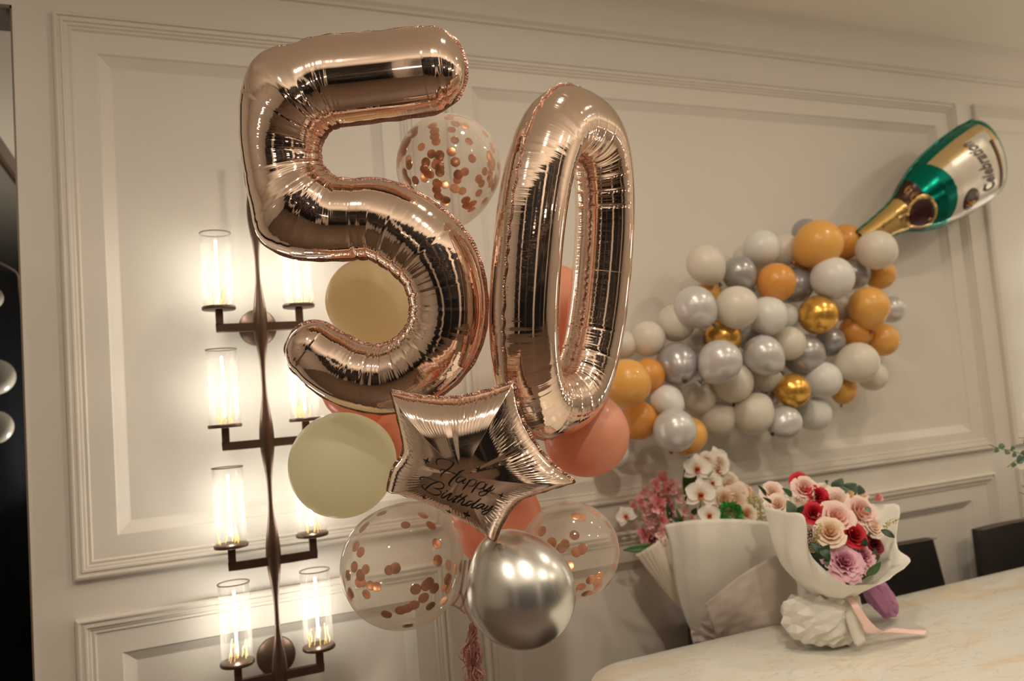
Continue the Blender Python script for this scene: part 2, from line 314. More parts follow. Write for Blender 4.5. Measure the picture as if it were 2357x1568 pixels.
# alcove behind the opening at the wall's end
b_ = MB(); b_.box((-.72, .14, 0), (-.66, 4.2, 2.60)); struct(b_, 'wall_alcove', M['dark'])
b_ = MB(); b_.box((-.72, .14, 2.60), (-.645, 4.2, 2.67)); n_ = struct(b_, 'trim_9', M['brown'])
b_ = MB(); b_.box((-.75, .14, 2.67), (XL+.4, 4.2, 2.72)); struct(b_, 'ceiling_alcove', M['ceil'])
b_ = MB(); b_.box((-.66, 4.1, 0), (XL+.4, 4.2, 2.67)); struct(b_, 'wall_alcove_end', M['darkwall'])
b_ = MB(); b_.box((XL+.3, .14, 0), (XL+.4, 4.2, 2.67)); struct(b_, 'wall_alcove_side', M['wall'])
b_ = MB(); b_.box((-1.5, .0, 0), (-.72, .14, 2.67)); struct(b_, 'wall_opening_side', M['wall'])
b_ = MB(); b_.box((XL-.004, -.002, 0), (XL, .142, 2.67)); b_.box((-.72, -.002, 2.66), (XL, .142, 2.67)); struct(b_, 'trim_10', M['brown'])
# downlight rings in the ceiling
for k, (x, y, e) in enumerate(DOWN):
    f_ = empty('ceiling_downlight', (x, y, 2.95)); tag(f_, None, 'light', 'recessed downlights in the ceiling'); f_['label'] = 'round recessed ceiling downlight outside the picture'
    r_ = MB(); r_.lathe([(.062, 2.949), (.085, 2.949), (.085, 2.943), (.06, 2.941), (.056, 2.949)], 32, (x, y, 0)); r_.obj('ring', M['panel'], f_)

for x, y, e in UP:
    f_ = empty('added_pendant_bowl', (x, y, 1.7)); tag(f_, 'unseen pendant uplighter bowl added outside the picture to light the ceiling', 'light', 'added pendant uplighters')
    r_ = MB(); r_.lathe([(0, 1.7), (.08, 1.705), (.15, 1.73), (.19, 1.775), (.186, 1.775), (.147, 1.735), (.08, 1.712), (0, 1.707)], 40, (x, y, 0)); r_.obj('bowl', M['bronze'], f_)
    r_ = MB(); r_.tube([(x, y, 1.705), (x, y, 2.95)], .006, 8); r_.obj('rod', M['bronze'], f_)

# ------------------------------------------------------------------ wall sconces
def sconce(cx, label, full=True):
    root = empty('wall_sconce', (cx, 0, .4)); tag(root, label, 'wall light', 'candelabra wall sconces on the panelled wall')
    Y = -.105; tiers = [1.776, 1.449, 1.124, .812]
    zs = np.linspace(.30, 2.30, 260); rad = []
    for z in zs:
        ph = (z-1.755)/.3215; c = (.5+.5*math.cos(2*PI*ph))**1.3; rad.append(.0065+.014*c)
    P = []
    for z, r in zip(zs, rad):
        tw = (z-1.755)*PI/.3215*.5
        P.append([(cx+r*math.cos(a)*1.0, Y+r*math.sin(a)*.8, z) for a in np.linspace(0, 2*PI, 16, endpoint=False)])
    MB().grid(P, closev=True).obj('pole', M['bronze'], root)
    for z in (1.755, .81):
        pl = MB(); pl.lathe([(0, 0), (.052, 0), (.054, .003), (.054, .010), (.051, .013), (0, .013)], 40, (cx, 0, z), (0, -1, 0)); pl.obj('wall_plate', M['bronze'], root)
        pb = MB(); pb.tube([(cx, -.013, z), (cx, Y, z)], .008, 10); pb.obj('stand_off', M['bronze'], root)
    for z in tiers:
        zb = z-.03
        ar = MB(); ar.box((cx-.108-.010, Y-.009, zb-.011), (cx+.108+.010, Y+.009, zb+.011))
        for s in (-1, 1): ar.box((cx+s*.108-.010, Y-.009, zb+.011), (cx+s*.108+.010, Y+.009, z+.022))
        a_ = ar.obj('arm', M['bronze'], root, False); bv = a_.modifiers.new('b', 'BEVEL'); bv.width = .0015
        for s in (-1, 1):
            x = cx+s*.108
            d = MB(); d.lathe([(0, 0), (.043, 0), (.045, .002), (.045, .008), (.043, .010), (0, .010)], 40, (x, Y, z+.022)); d.obj('drip_plate', M['bronze'], root)
            g = MB(); g.lathe([(.041, 0), (.041, .205), (.0385, .205), (.0385, .002)], 40, (x, Y, z+.0325)); sh = g.obj('glass_shade', M['clearglass'], root)
            rm = MB(); rm.lathe([(.0415, .2045), (.0425, .206), (.0415, .2075), (.0395, .206), (.0415, .2045)], 40, (x, Y, z+.0325)); rm.obj('rim', M['bronze'], sh)
            b = MB(); b.lathe([(0, .02), (.0026, .022), (.0026, .185), (0, .187)], 8, (x, Y, z+.0325)); b.obj('bulb', M['shade'], root)
            fl = MB()
            for k in range(9):
                a = rng.rand()*6.28; r = .008+.026*rng.rand(); q = [np.array([x+r*math.cos(a), Y+r*math.sin(a), z+.034])]
                for j in range(3): q.append(q[-1]+np.array([rng.randn()*.003, rng.randn()*.003, .008+.014*rng.rand()]))
                fl.tube(q, .0011, 5)
            fl.obj('filament', M['filament'], root)
    return root
sconce(.192, 'tall bronze wall sconce with four lit candle tiers, on the left wall panel')
s2 = sconce(4.02, 'second bronze wall sconce with four lit tiers, just past the right edge')

# ------------------------------------------------------------------ foil number balloons
def foil_tube(P2, rad, nrm, root, closed=False, N=900, K=56, creases=(), m=None, flat=.95, lens=1.0):
    """P2: centre line points (world), rad: [(rl, rr)] at those points, nrm: plane normal towards the viewer"""
    nrm = np.array(nrm)/np.linalg.norm(nrm)
    D = np.hstack([np.array(P2), np.array(rad)]); Q, s = catmull(D, N, closed)
    P, RL, RR = Q[:, :3], Q[:, 3], Q[:, 4]
    T = (np.roll(P, -1, 0)-np.roll(P, 1, 0)) if closed else np.gradient(P, axis=0)
    T /= np.linalg.norm(T, axis=1)[:, None]
    B = np.cross(nrm, T); B /= np.linalg.norm(B, axis=1)[:, None]
    dT = (np.roll(T, -1, 0)-np.roll(T, 1, 0)) if closed else np.gradient(T, axis=0); ds = s[1]-s[0]
    kap = (dT*B).sum(1)/ds/(2 if closed else 1)          # signed: + bends to B side
    w = np.ones(41)/41; kap = np.convolve(np.pad(kap, 20, mode='wrap' if closed else 'edge'), w, 'valid')
    bend = np.clip(np.abs(kap)/7, 0, 1)
    if not closed:                                       # rounded ends
        def cap(i, sg):
            R = (RL[i]+RR[i])/2; out = []
            for a in np.linspace(0, PI/2, 26)[1:]: out.append((P[i]+sg*T[i]*R*math.sin(a)*.92, max(.0004, math.cos(a)), i))
            return out
        pre = cap(0, -1)[::-1]; post = cap(N-1, 1)
        cen = [p[0] for p in pre]+list(P)+[p[0] for p in post]; sc = [p[1] for p in pre]+[1]*N+[p[1] for p in post]
        idx = [0]*len(pre)+list(range(N))+[N-1]*len(post)
    else: cen = list(P); sc = [1]*N; idx = list(range(N))
    V = []; UV = []; AT = []; ang = np.linspace(0, 2*PI, K, endpoint=False); ca, sa = np.cos(ang), np.sin(ang)
    L = s[-1]; acc = 0; prev = cen[0]
    outL = []; outR = []
    for c, k_, i in zip(cen, sc, idx):
        acc += np.linalg.norm(c-prev); prev = c
        side = np.where(ca > 0, RL[i], RR[i]); rn = (RL[i]+RR[i])/2*flat
        inner = np.clip(ca*np.sign(kap[i]), 0, 1)
        dip = np.ones(K)
        for cs, cwid, camp in creases:
            g = math.exp(-((acc/ (L+1e-9) - cs)*L/cwid)**2)
            if g > .01: dip -= .7*camp*g*(.12+.88*inner**1.5)*(1-.4*np.abs(sa)**4)
        endk = .7 if k_ < 1 else 0
        ripple = 1-.006*bend[i]*(.3+.7*inner)*abs(math.sin(acc*PI/.021+2*math.sin(acc*31)))
        f = dip*ripple
        V.append(c+B[i]*(side*ca*k_*f)[:, None]+nrm*(rn*np.sign(sa)*np.abs(sa)**lens*k_**.9*f)[:, None])
        UV.append(np.stack([np.full(K, acc), ang/(2*PI)], 1))
        edge = np.abs(ca)**5
        AT.append(np.clip(edge*.55+bend[i]*(.25+.9*inner**1.2)+endk*.8, 0, 1.2))
        outL.append(c+B[i]*RL[i]*k_*f[0]); outR.append(c-B[i]*RR[i]*k_*f[K//2])
    mb = MB(); mb.grid(np.array(V), closeu=closed, closev=True); mb.uv = np.concatenate(UV); mb.attr = np.concatenate(AT)
    body = mb.obj('foil_body', m or M['rose'], root)
    # flat welded seam around the outline
    loops = [np.array(outL), np.array(outR)] if closed else [np.vstack([np.array(outL), np.array(outR)[::-1]])]
    for li, lp in enumerate(loops):
        q, _ = catmull(lp[::6], 700, True); t = np.roll(q, -1, 0)-np.roll(q, 1, 0); t /= np.linalg.norm(t, axis=1)[:, None]+1e-9
        o = np.cross(t, nrm)
        c0 = q.mean(0)
        area = (np.cross(q-c0, np.roll(q, -1, 0)-c0)@nrm).sum()
        if area < 0: o = -o
        if closed:
            inner_loop = (np.linalg.norm(q-c0, axis=1).mean() < np.linalg.norm(loops[1-li]-c0, axis=1).mean())
            if inner_loop: o = -o
        n_ = len(q); k = np.arange(n_); sw = .0055+.0009*np.sin(k*.55)*np.sin(k*.093+1)
        z1 = .002*np.sin(k*.42+np.sin(k*.11)*2)
        rows = [q-o*.004+nrm*.0006, q+o*(sw*.5)[:, None]+nrm*(z1*.5+.0006)[:, None], q+o*sw[:, None]+nrm*(z1+.0003)[:, None],
                q+o*sw[:, None]+nrm*(z1-.0003)[:, None], q+o*(sw*.5)[:, None]+nrm*(z1*.5-.0006)[:, None], q-o*.004-nrm*.0006]
        sm = MB(); sm.grid(np.array(rows), closev=True); sm.obj('seam', M['seam'], root)
    return body

# --- the figure 5
D5 = 1.56
fivec = [((985, 163), 93, 93), ((930, 170), 95, 95), ((865, 177), 95, 96), ((805, 184), 97, 97), ((760, 190), 101, 97), ((722, 206), 108, 97), ((688, 231), 130, 97), ((660, 268), 114, 97), ((644, 308), 92, 97), ((640, 348), 82, 97), ((645, 392), 80, 97),
         ((660, 430), 94, 97), ((688, 466), 124, 97), ((722, 492), 112, 97), ((760, 506), 92, 95), ((810, 508), 87, 91), ((870, 512), 84, 95), ((940, 545), 88, 96), ((1000, 605), 86, 98), ((1030, 690), 86, 90), ((1018, 775), 84, 90),
         ((968, 838), 82, 86), ((895, 872), 80, 80), ((815, 862), 76, 78), ((758, 832), 74, 76), ((722, 806), 68, 68)]
five = empty('number_balloon', at(850, 500, D5)); tag(five, 'large rose gold foil number 5 balloon', 'balloon', 'rose gold foil figure balloons')
n5 = -ff*.985+rr*(-.06)+uu*(-.10); n5 /= np.linalg.norm(n5)
p0_ = at(850, 500, D5)
def onplane(x, y, p0, n):
    d = ray(x, y); return CAM+d*(((p0-CAM)@n)/(d@n))
P5 = [onplane(p[0][0], p[0][1], p0_, n5) for p in fivec]
R5 = [(p[2]*D5/F, p[1]*D5/F) for p in fivec]        # inner side of the upper bend, then outer side
cr5 = [(c, .0035, a) for c, a in ((.035, .10), (.215, .06), (.245, .07), (.27, .06), (.30, .07), (.335, .05), (.36, .06), (.385, .08), (.41, .05), (.435, .07), (.46, .05), (.50, .03), (.515, .03), (.545, .06), (.575, .05), (.605, .06), (.64, .05),
                                 (.67, .07), (.70, .06), (.73, .06), (.76, .05), (.79, .06), (.815, .05), (.84, .06), (.87, .05), (.90, .06), (.93, .05), (.96, .06))]
foil_tube(P5, R5, n5, five, False, 1100, 56, cr5)

# --- the figure 0
D0 = 1.60
zero = empty('number_balloon', at(1300, 610, D0)); tag(zero, 'large rose gold foil number 0 balloon turned partly sideways', 'balloon', 'rose gold foil figure balloons')
th = math.radians(57)
e1 = rr*math.cos(th)+ff*math.sin(th)                     # across the figure: left side nearest the camera
e2 = uu*.985+rr*.115; e2 -= e1*(e2@e1); e2 /= np.linalg.norm(e2)
n0 = np.cross(e1, e2); n0 = n0 if n0@ff < 0 else -n0
c0 = at(1306, 612, 1.63)
hw, hh = .160, .292; P0 = []
for a in np.linspace(0, 2*PI, 26, endpoint=False):
    x = hw*np.sign(math.cos(a))*abs(math.cos(a))**.72; y = hh*np.sign(math.sin(a))*abs(math.sin(a))**.86
    P0.append(c0+e1*x+e2*y)
R0 = [(.070, .070)]*26
cr0 = [(c, .0035, a) for c, a in ((.10, .05), (.125, .05), (.15, .06), (.175, .05), (.20, .06), (.225, .07), (.25, .06), (.28, .05), (.31, .05), (.34, .05), (.37, .04), (.40, .04), (.63, .05), (.66, .06), (.69, .05), (.72, .06), (.75, .05), (.78, .06), (.81, .05), (.84, .05), (.87, .04), (.91, .04))]
foil_tube(P0, R0, n0, zero, True, 1000, 56, cr0)

# ------------------------------------------------------------------ star balloon with the greeting
star = empty('star_balloon', at(1085, 1060, 1.40)); tag(star, 'rose gold foil star balloon printed with black birthday greeting', 'balloon')
ns = -ff*.95-uu*.20-rr*.12; ns /= np.linalg.norm(ns); ps = at(1085, 1060, 1.40)
sx = rr-ns*(rr@ns); sx /= np.linalg.norm(sx); sy = np.cross(ns, sx); sy = sy if sy@uu > 0 else -sy
def s2(x, y):
    q = onplane(x, y, ps, ns)-ps; return np.array([q@sx, q@sy])
outl = [(901, 900), (960, 912), (1040, 916), (1110, 903), (1182, 880), (1196, 950), (1228, 1015), (1270, 1068), (1321, 1108), (1255, 1128), (1196, 1150), (1160, 1195), (1138, 1243), (1085, 1205), (1020, 1170), (955, 1145), (893, 1128), (905, 1080), (930, 1035), (918, 965)]
tips = {0, 4, 8, 12, 16}
O2 = np.array([s2(*p) for p in outl]); cen2 = s2(1082, 1055)
seg = []
nb = len(O2)
for i in range(nb):
    p0, p1, p2, p3 = O2[i-1], O2[i], O2[(i+1) % nb], O2[(i+2) % nb]
    t1 = (p2-p0)/2 if i not in tips else (p2-p1)*.9
    t2 = (p3-p1)/2 if (i+1) % nb not in tips else (p2-p1)*.9
    for j in range(24):
        t = j/24; seg.append((2*t**3-3*t*t+1)*p1+(t**3-2*t*t+t)*t1+(-2*t**3+3*t*t)*p2+(t**3-t*t)*t2)
BND = np.array(seg); NB = len(BND)
tipd = np.array([min(min(abs(k-24*t), NB-abs(k-24*t)) for t in tips) for k in range(NB)])/24.0
BR = np.linalg.norm(BND-cen2, axis=1); BA = np.unwrap(np.arctan2(*(BND-cen2).T[::-1]))
arc = np.r_[0, np.cumsum(np.linalg.norm(np.diff(BND, axis=0), axis=1))]
BM_ = BR.mean()*.78
def rstar(k, s): return s*(BM_+(BR[k]-BM_)*s**1.5)
HS = .078
def hstar(k, s):                                          # pillow height; creased over the hollow sides, ridged to the tips
    tip = math.exp(-(tipd[k]/.9)**2)
    h = HS*(1-s**(2.6))**.62
    mid = 1-min(1, abs(tipd[k]-2)/.28)
    h -= .004*max(0, mid)*s*(1-s)*4*s
    return h
for sgn, nm in ((1, 'foil_front'), (-1, 'foil_back')):
    SN = 56; V = []; UV = []; AT = []
    for a in range(SN):
        s = math.sin(a/(SN-1)*PI/2) if a < SN-1 else 1.0
        for k in range(NB):
            p = cen2+(BND[k]-cen2)/BR[k]*rstar(k, s); h = hstar(k, s)
            rp = .0007*math.exp(-((s-.80)/.12)**2)*min(1, tipd[k]/1.0)*math.sin(arc[k]*2*PI/.0085)
            V.append(ps+sx*p[0]+sy*p[1]+ns*sgn*(h+rp+.0003)); UV.append((arc[k], s)); AT.append((.9*math.exp(-((s-.86)/.13)**2)+.25*s**8)*min(1, tipd[k]/.7))
    g = MB(); g.grid(np.array(V).reshape(SN, NB, 3), closev=True); g.uv = UV; g.attr = AT; g.obj(nm, M['star'], star)
# seam strip
rows = []
cc = np.array([np.append(BND[k], 0) for k in range(NB)])
t = np.roll(BND, -1, 0)-np.roll(BND, 1, 0); t /= np.linalg.norm(t, axis=1)[:, None]; on = np.stack([t[:, 1], -t[:, 0]], 1)
if ((BND-cen2)*on).sum() < 0: on = -on
for d, z in ((-.002, .0006), (.004, .0005), (.004, -.0005), (-.002, -.0006)):
    q = BND+on*d; rows.append([ps+sx*a[0]+sy*a[1]+ns*(z+.0015*math.sin(k*.5)) for k, a in enumerate(q)])
MB().grid(np.array(rows), closev=True).obj('seam', M['seam'], star)
SG = np.linspace(0, 1, 60)
def starpt(x, y, lift=.0012):                             # the point of the star's front that is seen at a pixel
    d = ray(x, y); h = .05
    for _ in range(12):
        q = CAM+d*(((ps+ns*h-CAM)@ns)/(d@ns)); v = np.array([(q-ps)@sx, (q-ps)@sy])-cen2
        a = math.atan2(v[1], v[0]); r = math.hypot(*v)
        k = int(np.argmin(np.abs((BA-a+PI) % (2*PI)-PI))); h2 = hstar(k, min(.999, float(np.interp(r, [rstar(k, q_) for q_ in SG], SG)))); h = .5*h+.5*h2
    return ps+sx*(v[0]+cen2[0])+sy*(v[1]+cen2[1])+ns*(h+lift)
INK = {
 'H': [([(450,290),(430,220),(460,170),(540,150),(660,165),(780,200),(820,240),(800,300),(730,370),(640,430),(560,490),(525,570)], 34),
       ([(560,475),(520,430),(540,400),(600,395),(700,430),(800,470),(900,500),(990,535)], 22), ([(1100,410),(1040,415),(960,460),(880,540),(780,630),(725,710),(730,760),(765,775)], 40)],
 'a': [([(1115,600),(1060,575),(980,560),(910,600),(880,660),(910,690),(960,680),(1040,640),(1110,600),(1050,660),(1020,700),(1050,715),(1120,690)], 26)],
 'p': [([(1200,620),(1150,700),(1080,790),(1025,865)], 32), ([(1130,720),(1220,640),(1290,625),(1340,660),(1320,720),(1260,770),(1190,775),(1140,750)], 20),
       ([(1400,690),(1350,760),(1280,850),(1225,930)], 32), ([(1320,790),(1420,700),(1490,680),(1540,710),(1530,770),(1470,830),(1400,840),(1340,810)], 20)],
 'y': [([(1600,720),(1540,780),(1500,840),(1520,880),(1580,860),(1650,810),(1725,755)], 26), ([(1725,755),(1650,860),(1560,950),(1470,995),(1410,985),(1400,940),(1450,900),(1550,890),(1680,880),(1755,825)], 20)],
 'B': [([(85,640),(65,600),(90,570),(200,575),(330,620),(440,660),(530,670)], 24), ([(530,670),(400,695),(280,760),(200,830),(185,870)], 34),
       ([(470,670),(560,700),(605,760),(580,820),(500,835),(400,825),(355,800)], 22), ([(400,825),(480,855),(535,900),(530,950),(470,980),(380,975),(280,930),(180,860),(120,800),(105,760),(140,740),(185,745)], 18)],
 'i': [([(640,920),(580,960),(545,1010),(570,1040),(630,1020),(700,970)], 22), ([(655,882),(690,893)], 34)],
 'r': [([(690,985),(750,945),(775,955),(740,1000),(690,1060),(700,1100),(760,1080),(840,1030)], 22)],
 't': [([(1030,945),(960,1000),(860,1070),(790,1120),(810,1140),(870,1125)], 32), ([(840,1005),(940,1012),(1050,1040)], 16)],
 'h': [([(1140,980),(1060,1030),(960,1100),(890,1155)], 28), ([(930,1125),(1020,1070),(1070,1080),(1030,1140),(990,1180),(1020,1205),(1090,1190),(1150,1160)], 24)],
 'd': [([(1280,1120),(1190,1120),(1120,1160),(1085,1200),(1110,1225),(1190,1200),(1290,1150)], 22), ([(1450,1055),(1380,1110),(1290,1180),(1225,1240),(1240,1265),(1300,1260),(1370,1230)], 28)],
 'a2': [([(1540,1190),(1460,1180),(1380,1210),(1330,1260),(1350,1285),(1430,1260),(1540,1195),(1470,1260),(1460,1300),(1520,1290),(1570,1260)], 24)],
 'y2': [([(1620,1210),(1560,1270),(1540,1310),(1590,1320),(1660,1280),(1740,1210)], 26), ([(1740,1210),(1680,1290),(1600,1370),(1510,1415),(1465,1400),(1475,1360),(1550,1330),(1680,1310),(1755,1285)], 20)],
}
def px(p): return (960+p[0]/9.8, 1040+p[1]/9.8)
for word, keys in (('printed_greeting', ('H', 'a', 'p', 'y')), ('printed_greeting', ('B', 'i', 'r', 't', 'h', 'd', 'a2', 'y2'))):
    g = MB()
    for k in keys:
        for pts, w in INK[k]:
            q, s_ = catmull([(*px(p), 0) for p in pts], max(6, len(pts)*5)); q = q[:, :2]
            dd = np.gradient(q, axis=0); dd /= np.linalg.norm(dd, axis=1)[:, None]+1e-9; nn = np.stack([-dd[:, 1], dd[:, 0]], 1)
            L_ = []; R_ = []
            for i, (c, d_, n_) in enumerate(zip(q, dd, nn)):
                u = i/(len(q)-1); dia = abs(d_[0]*-.6+d_[1]*.8)   # broad pen: downstrokes are thick
                ww = w/9.8/2*(.42+.75*dia)*(.35+.65*min(1, 6*u, 6*(1-u)))
                L_.append(starpt(*(c+n_*ww))); R_.append(starpt(*(c-n_*ww)))
            g.grid([L_, R_])
    o = g.obj(word, M['ink'], star); sd = o.modifiers.new('s', 'SOLIDIFY'); sd.thickness = .0004
for cx_, cy_, R_ in ((215, 205, 95), (1390, 400, 100), (1905, 995, 75), (155, 1030, 62), (715, 1355, 66), (1120, 1420, 100)):
    g = MB(); pts = []
    for k in range(8):
        a = math.radians(27)+k*PI/4; r = R_ if k % 2 == 0 else R_*.26
        pts.append(starpt(*px((cx_+r*math.cos(a), cy_+r*math.sin(a)))))
    c_ = starpt(*px((cx_, cy_))); v = [c_]+pts; g.add(v, [(0, 1+i, 1+(i+1) % 8) for i in range(8)])
    o = g.obj('printed_sparkle', M['ink'], star, False); sd = o.modifiers.new('s', 'SOLIDIFY'); sd.thickness = .0004

# ------------------------------------------------------------------ round latex balloons
def latex_mesh(name, neck=1.17):
    g = MB(); prof = []
    for a in np.linspace(0, PI*.985, 44):
        z = math.cos(a); r = math.sin(a); q = max(0, -z)
        prof.append((r*(1-.10*q*q), z-(neck-1)*q**2.2))
    prof += [(.035, -neck-.01), (.028, -neck-.035)]
    prof[0] = (0, 1); g.lathe(prof, 48)
    return g
def knot_mb():
    g = MB(); g.lathe([(0, -1.17), (.065, -1.18), (.09, -1.215), (.065, -1.25), (.06, -1.26), (.135, -1.35), (.12, -1.36), (.03, -1.29), (0, -1.29)], 16); return g
BM = {}; KM = {}
def latex(c, r, m, kdir, label, cat='balloon', group=None, km=None, name='latex_balloon', stretch=1.0, knot=True):
    if m not in BM: BM[m] = latex_mesh('latex').mesh('latex_'+m, M[m])
    km = km or ('gknot' if m in ('gold', 'orange', 'goldc', 'goldp', 'coral') else 'knot')
    if km not in KM: KM[km] = knot_mb().mesh('knot_'+km, M[km])
    o = link(bpy.data.objects.new(name, BM[m])); q = (-Vector(kdir)).to_track_quat('Z', 'Y')
    sc = Vector((r, r, r*stretch)); o.matrix_world = Matrix.Translation(Vector(c)) @ q.to_matrix().to_4x4() @ Matrix.Diagonal((*sc, 1))
    tag(o, label, cat, group)
    if knot:
        k = link(bpy.data.objects.new('knot', KM[km])); k.parent = o
    return o
def kd(px_, py_, away):                                   # direction of a knot: on-screen right/down components plus away from the camera
    d = rr*px_-uu*py_+ff*away; return d/np.linalg.norm(d)
def b_at(x, y, r, t, m, k, label, **kw): return latex(at(x, y, t), r*t/F, m, kd(*k), label, group='helium balloons around the foil figures', **kw)
b_at(850, 692, 99, 1.88, 'goldp', (.1, .9, .5), 'pale gold pearl balloon seen through the bowl of the 5', stretch=1.0)
b_at(788, 1070, 121, 1.72, 'pearl', (.5, -.2, .8), 'large pale yellow pearl balloon glowing in front of the sconce', km='gknot')
b_at(1258, 740, 134, 2.02, 'coral', (0, .9, .5), 'coral balloon showing through the hole of the 0')
b_at(1350, 1000, 98, 1.80, 'coral', (-.5, .5, .7), 'coral balloon low on the right of the 0, beside the orange garland balloons')
b_at(835, 880, 98, 1.97, 'coral', (.4, .8, .5), 'coral balloon mostly hidden under the bowl of the 5')
b_at(935, 1015, 72, 1.93, 'coral', (-.5, -.7, .2), 'small coral balloon knotted beside the left edge of the star')
b_at(1142, 1195, 106, 1.95, 'coral', (0, .9, .4), 'coral balloon behind the bottom tip of the star')
b_at(1200, 1362, 125, 1.46, 'silver', (-.45, -.88, .1), 'chrome silver balloon hanging lowest, below the star', stretch=1.02)
confm = None
def confetti_balloon(x, y, r, t, label, n, k=(0, .9, .2), seed=1, cr=.0108):
    global confm
    o = b_at(x, y, r, t, 'clear', k, label, km='gknot', name='confetti_balloon')
    if confm is None:
        g = MB(); g.lathe([(0, .0002), (.92, .0002), (1, 0), (.92, -.0002), (0, -.0002)], 16); confm = g.mesh('confetti_disc', M['conf'])
    rs = np.random.RandomState(seed); R = r*t/F; Mi = o.matrix_world.inverted(); c = Vector(at(x, y, t)); cl = None
    for i in range(n):
        if cl is None or rs.rand() > .38: z = rs.uniform(-1, 1); a = rs.uniform(0, 2*PI); d = Vector((math.sqrt(1-z*z)*math.cos(a), math.sqrt(1-z*z)*math.sin(a), z)); d.z -= .12; d.normalize()
        else: d = (cl+Vector(rs.randn(3)*.17)).normalized()
        cl = d
        rad = cr*(.95+.1*rs.rand()); ps_ = c+d*(R*math.sqrt(max(0, 1-(rad/R)**2))*.985)
        if -d.dot(Vector(kd(*k))) < -.8: continue
        tl = d.to_track_quat('Z', 'Y'); dm = (tl @ Quaternion((rs.randn(), rs.randn(), 0)).normalized()) if False else tl
        p = link(bpy.data.objects.new('confetti_disc', confm)); p.parent = o; p.matrix_parent_inverse = Matrix.Identity(4)
        p.matrix_basis = Mi @ (Matrix.Translation(ps_) @ dm.to_matrix().to_4x4() @ Matrix.Diagonal((rad, rad, 1, 1)))
    return o
confetti_balloon(1033, 385, 120, 1.80, 'clear balloon full of copper confetti between the tops of 5 and 0', 150, seed=3)
confetti_balloon(925, 1304, 140, 1.56, 'large clear balloon with copper confetti below the yellow pearl balloon', 62, seed=11, k=(.5, -.6, .5))
confetti_balloon(1313, 1268, 112, 1.70, 'clear confetti balloon partly behind the silver one', 60, seed=5, k=(-.6, .2, .5), cr=.0115)

# ------------------------------------------------------------------ tassel, strings
def strip(mb, pts, w, ax, th=.0004):
    q, _ = catmull(pts, max(8, len(pts)*6)); T = np.gradient(q, axis=0); T /= np.linalg.norm(T, axis=1)[:, None]
    a = np.array(ax, float); b = np.cross(T, a); b /= np.linalg.norm(b, axis=1)[:, None]+1e-9; n_ = np.cross(T, b)
    ww = np.asarray(w) if not np.isscalar(w) else np.full(len(q), w)
    ww = np.interp(np.linspace(0, 1, len(q)), np.linspace(0, 1, len(ww)), ww)[:, None]/2
    mb.grid(np.array([q-b*ww+n_*th, q+b*ww+n_*th, q+b*ww-n_*th, q-b*ww-n_*th]), closeu=True)
tassel = empty('tassel_garland', at(1085, 1440, 1.62)); tag(tassel, 'pink paper tassel garland hanging beneath the balloons', 'garland')
TD = 1.62
g = MB(); g.tube(catmull([at(1078, 1290, TD), at(1080, 1370, TD), at(1086, 1430, TD), at(1088, 1470, TD)], 30)[0], .0012, 6); g.obj('cord', M['ribbon'], tassel)
TP = mat('pink_tissue', (.95, .50, .47), .55, trans=.3, noise=.25, nscale=60)
for y0, spw in ((1432, 5), (1472, 24), (1520, 24), (1580, 24)):
    g = MB()
    for k in range(46):
        a = rng.rand()*6.28; x = 1088+rng.randn()*3; yb = y0+rng.rand()*18; sp = spw*rng.rand()+3
        q = [at(x, yb, TD)]
        dx, dd = math.cos(a)*sp, math.sin(a)*sp
        for j in range(1, 5):
            q.append(at(x+dx*math.sin(j*.8)+rng.randn()*4, yb+j*13+rng.randn()*6, TD+dd/F*TD*math.sin(j*.8)))
        strip(g, q, .0032, rr*math.cos(a)+ff*math.sin(a))
    g.obj('tassel', TP, tassel)
g = MB(); strip(g, [at(1085, 1545, TD), at(1093, 1640, TD), (at(1090, 1900, TD)), np.array([*at(1090, 1900, TD)[:2], .30]), np.array([*at(1090, 1900, TD)[:2], .0])], .012, ff); g.obj('ribbon_tail', M['ribbon'], tassel)
strings = empty('balloon_strings', at(1080, 1290, 1.62)); tag(strings, 'thin clear pink ribbons tied below the star beside the large confetti balloon', 'ribbon')
for a in (((1072, 1290), (1060, 1360), (1040, 1395)), ((1083, 1288), (1078, 1350), (1060, 1400)), ((1060, 1360), (1072, 1400), (1086, 1430)), ((1043, 1390), (1058, 1400), (1072, 1412))):
    g = MB(); strip(g, [at(x, y, 1.60) for x, y in a], .006, ff); g.obj('ribbon', M['ribbon'], strings)

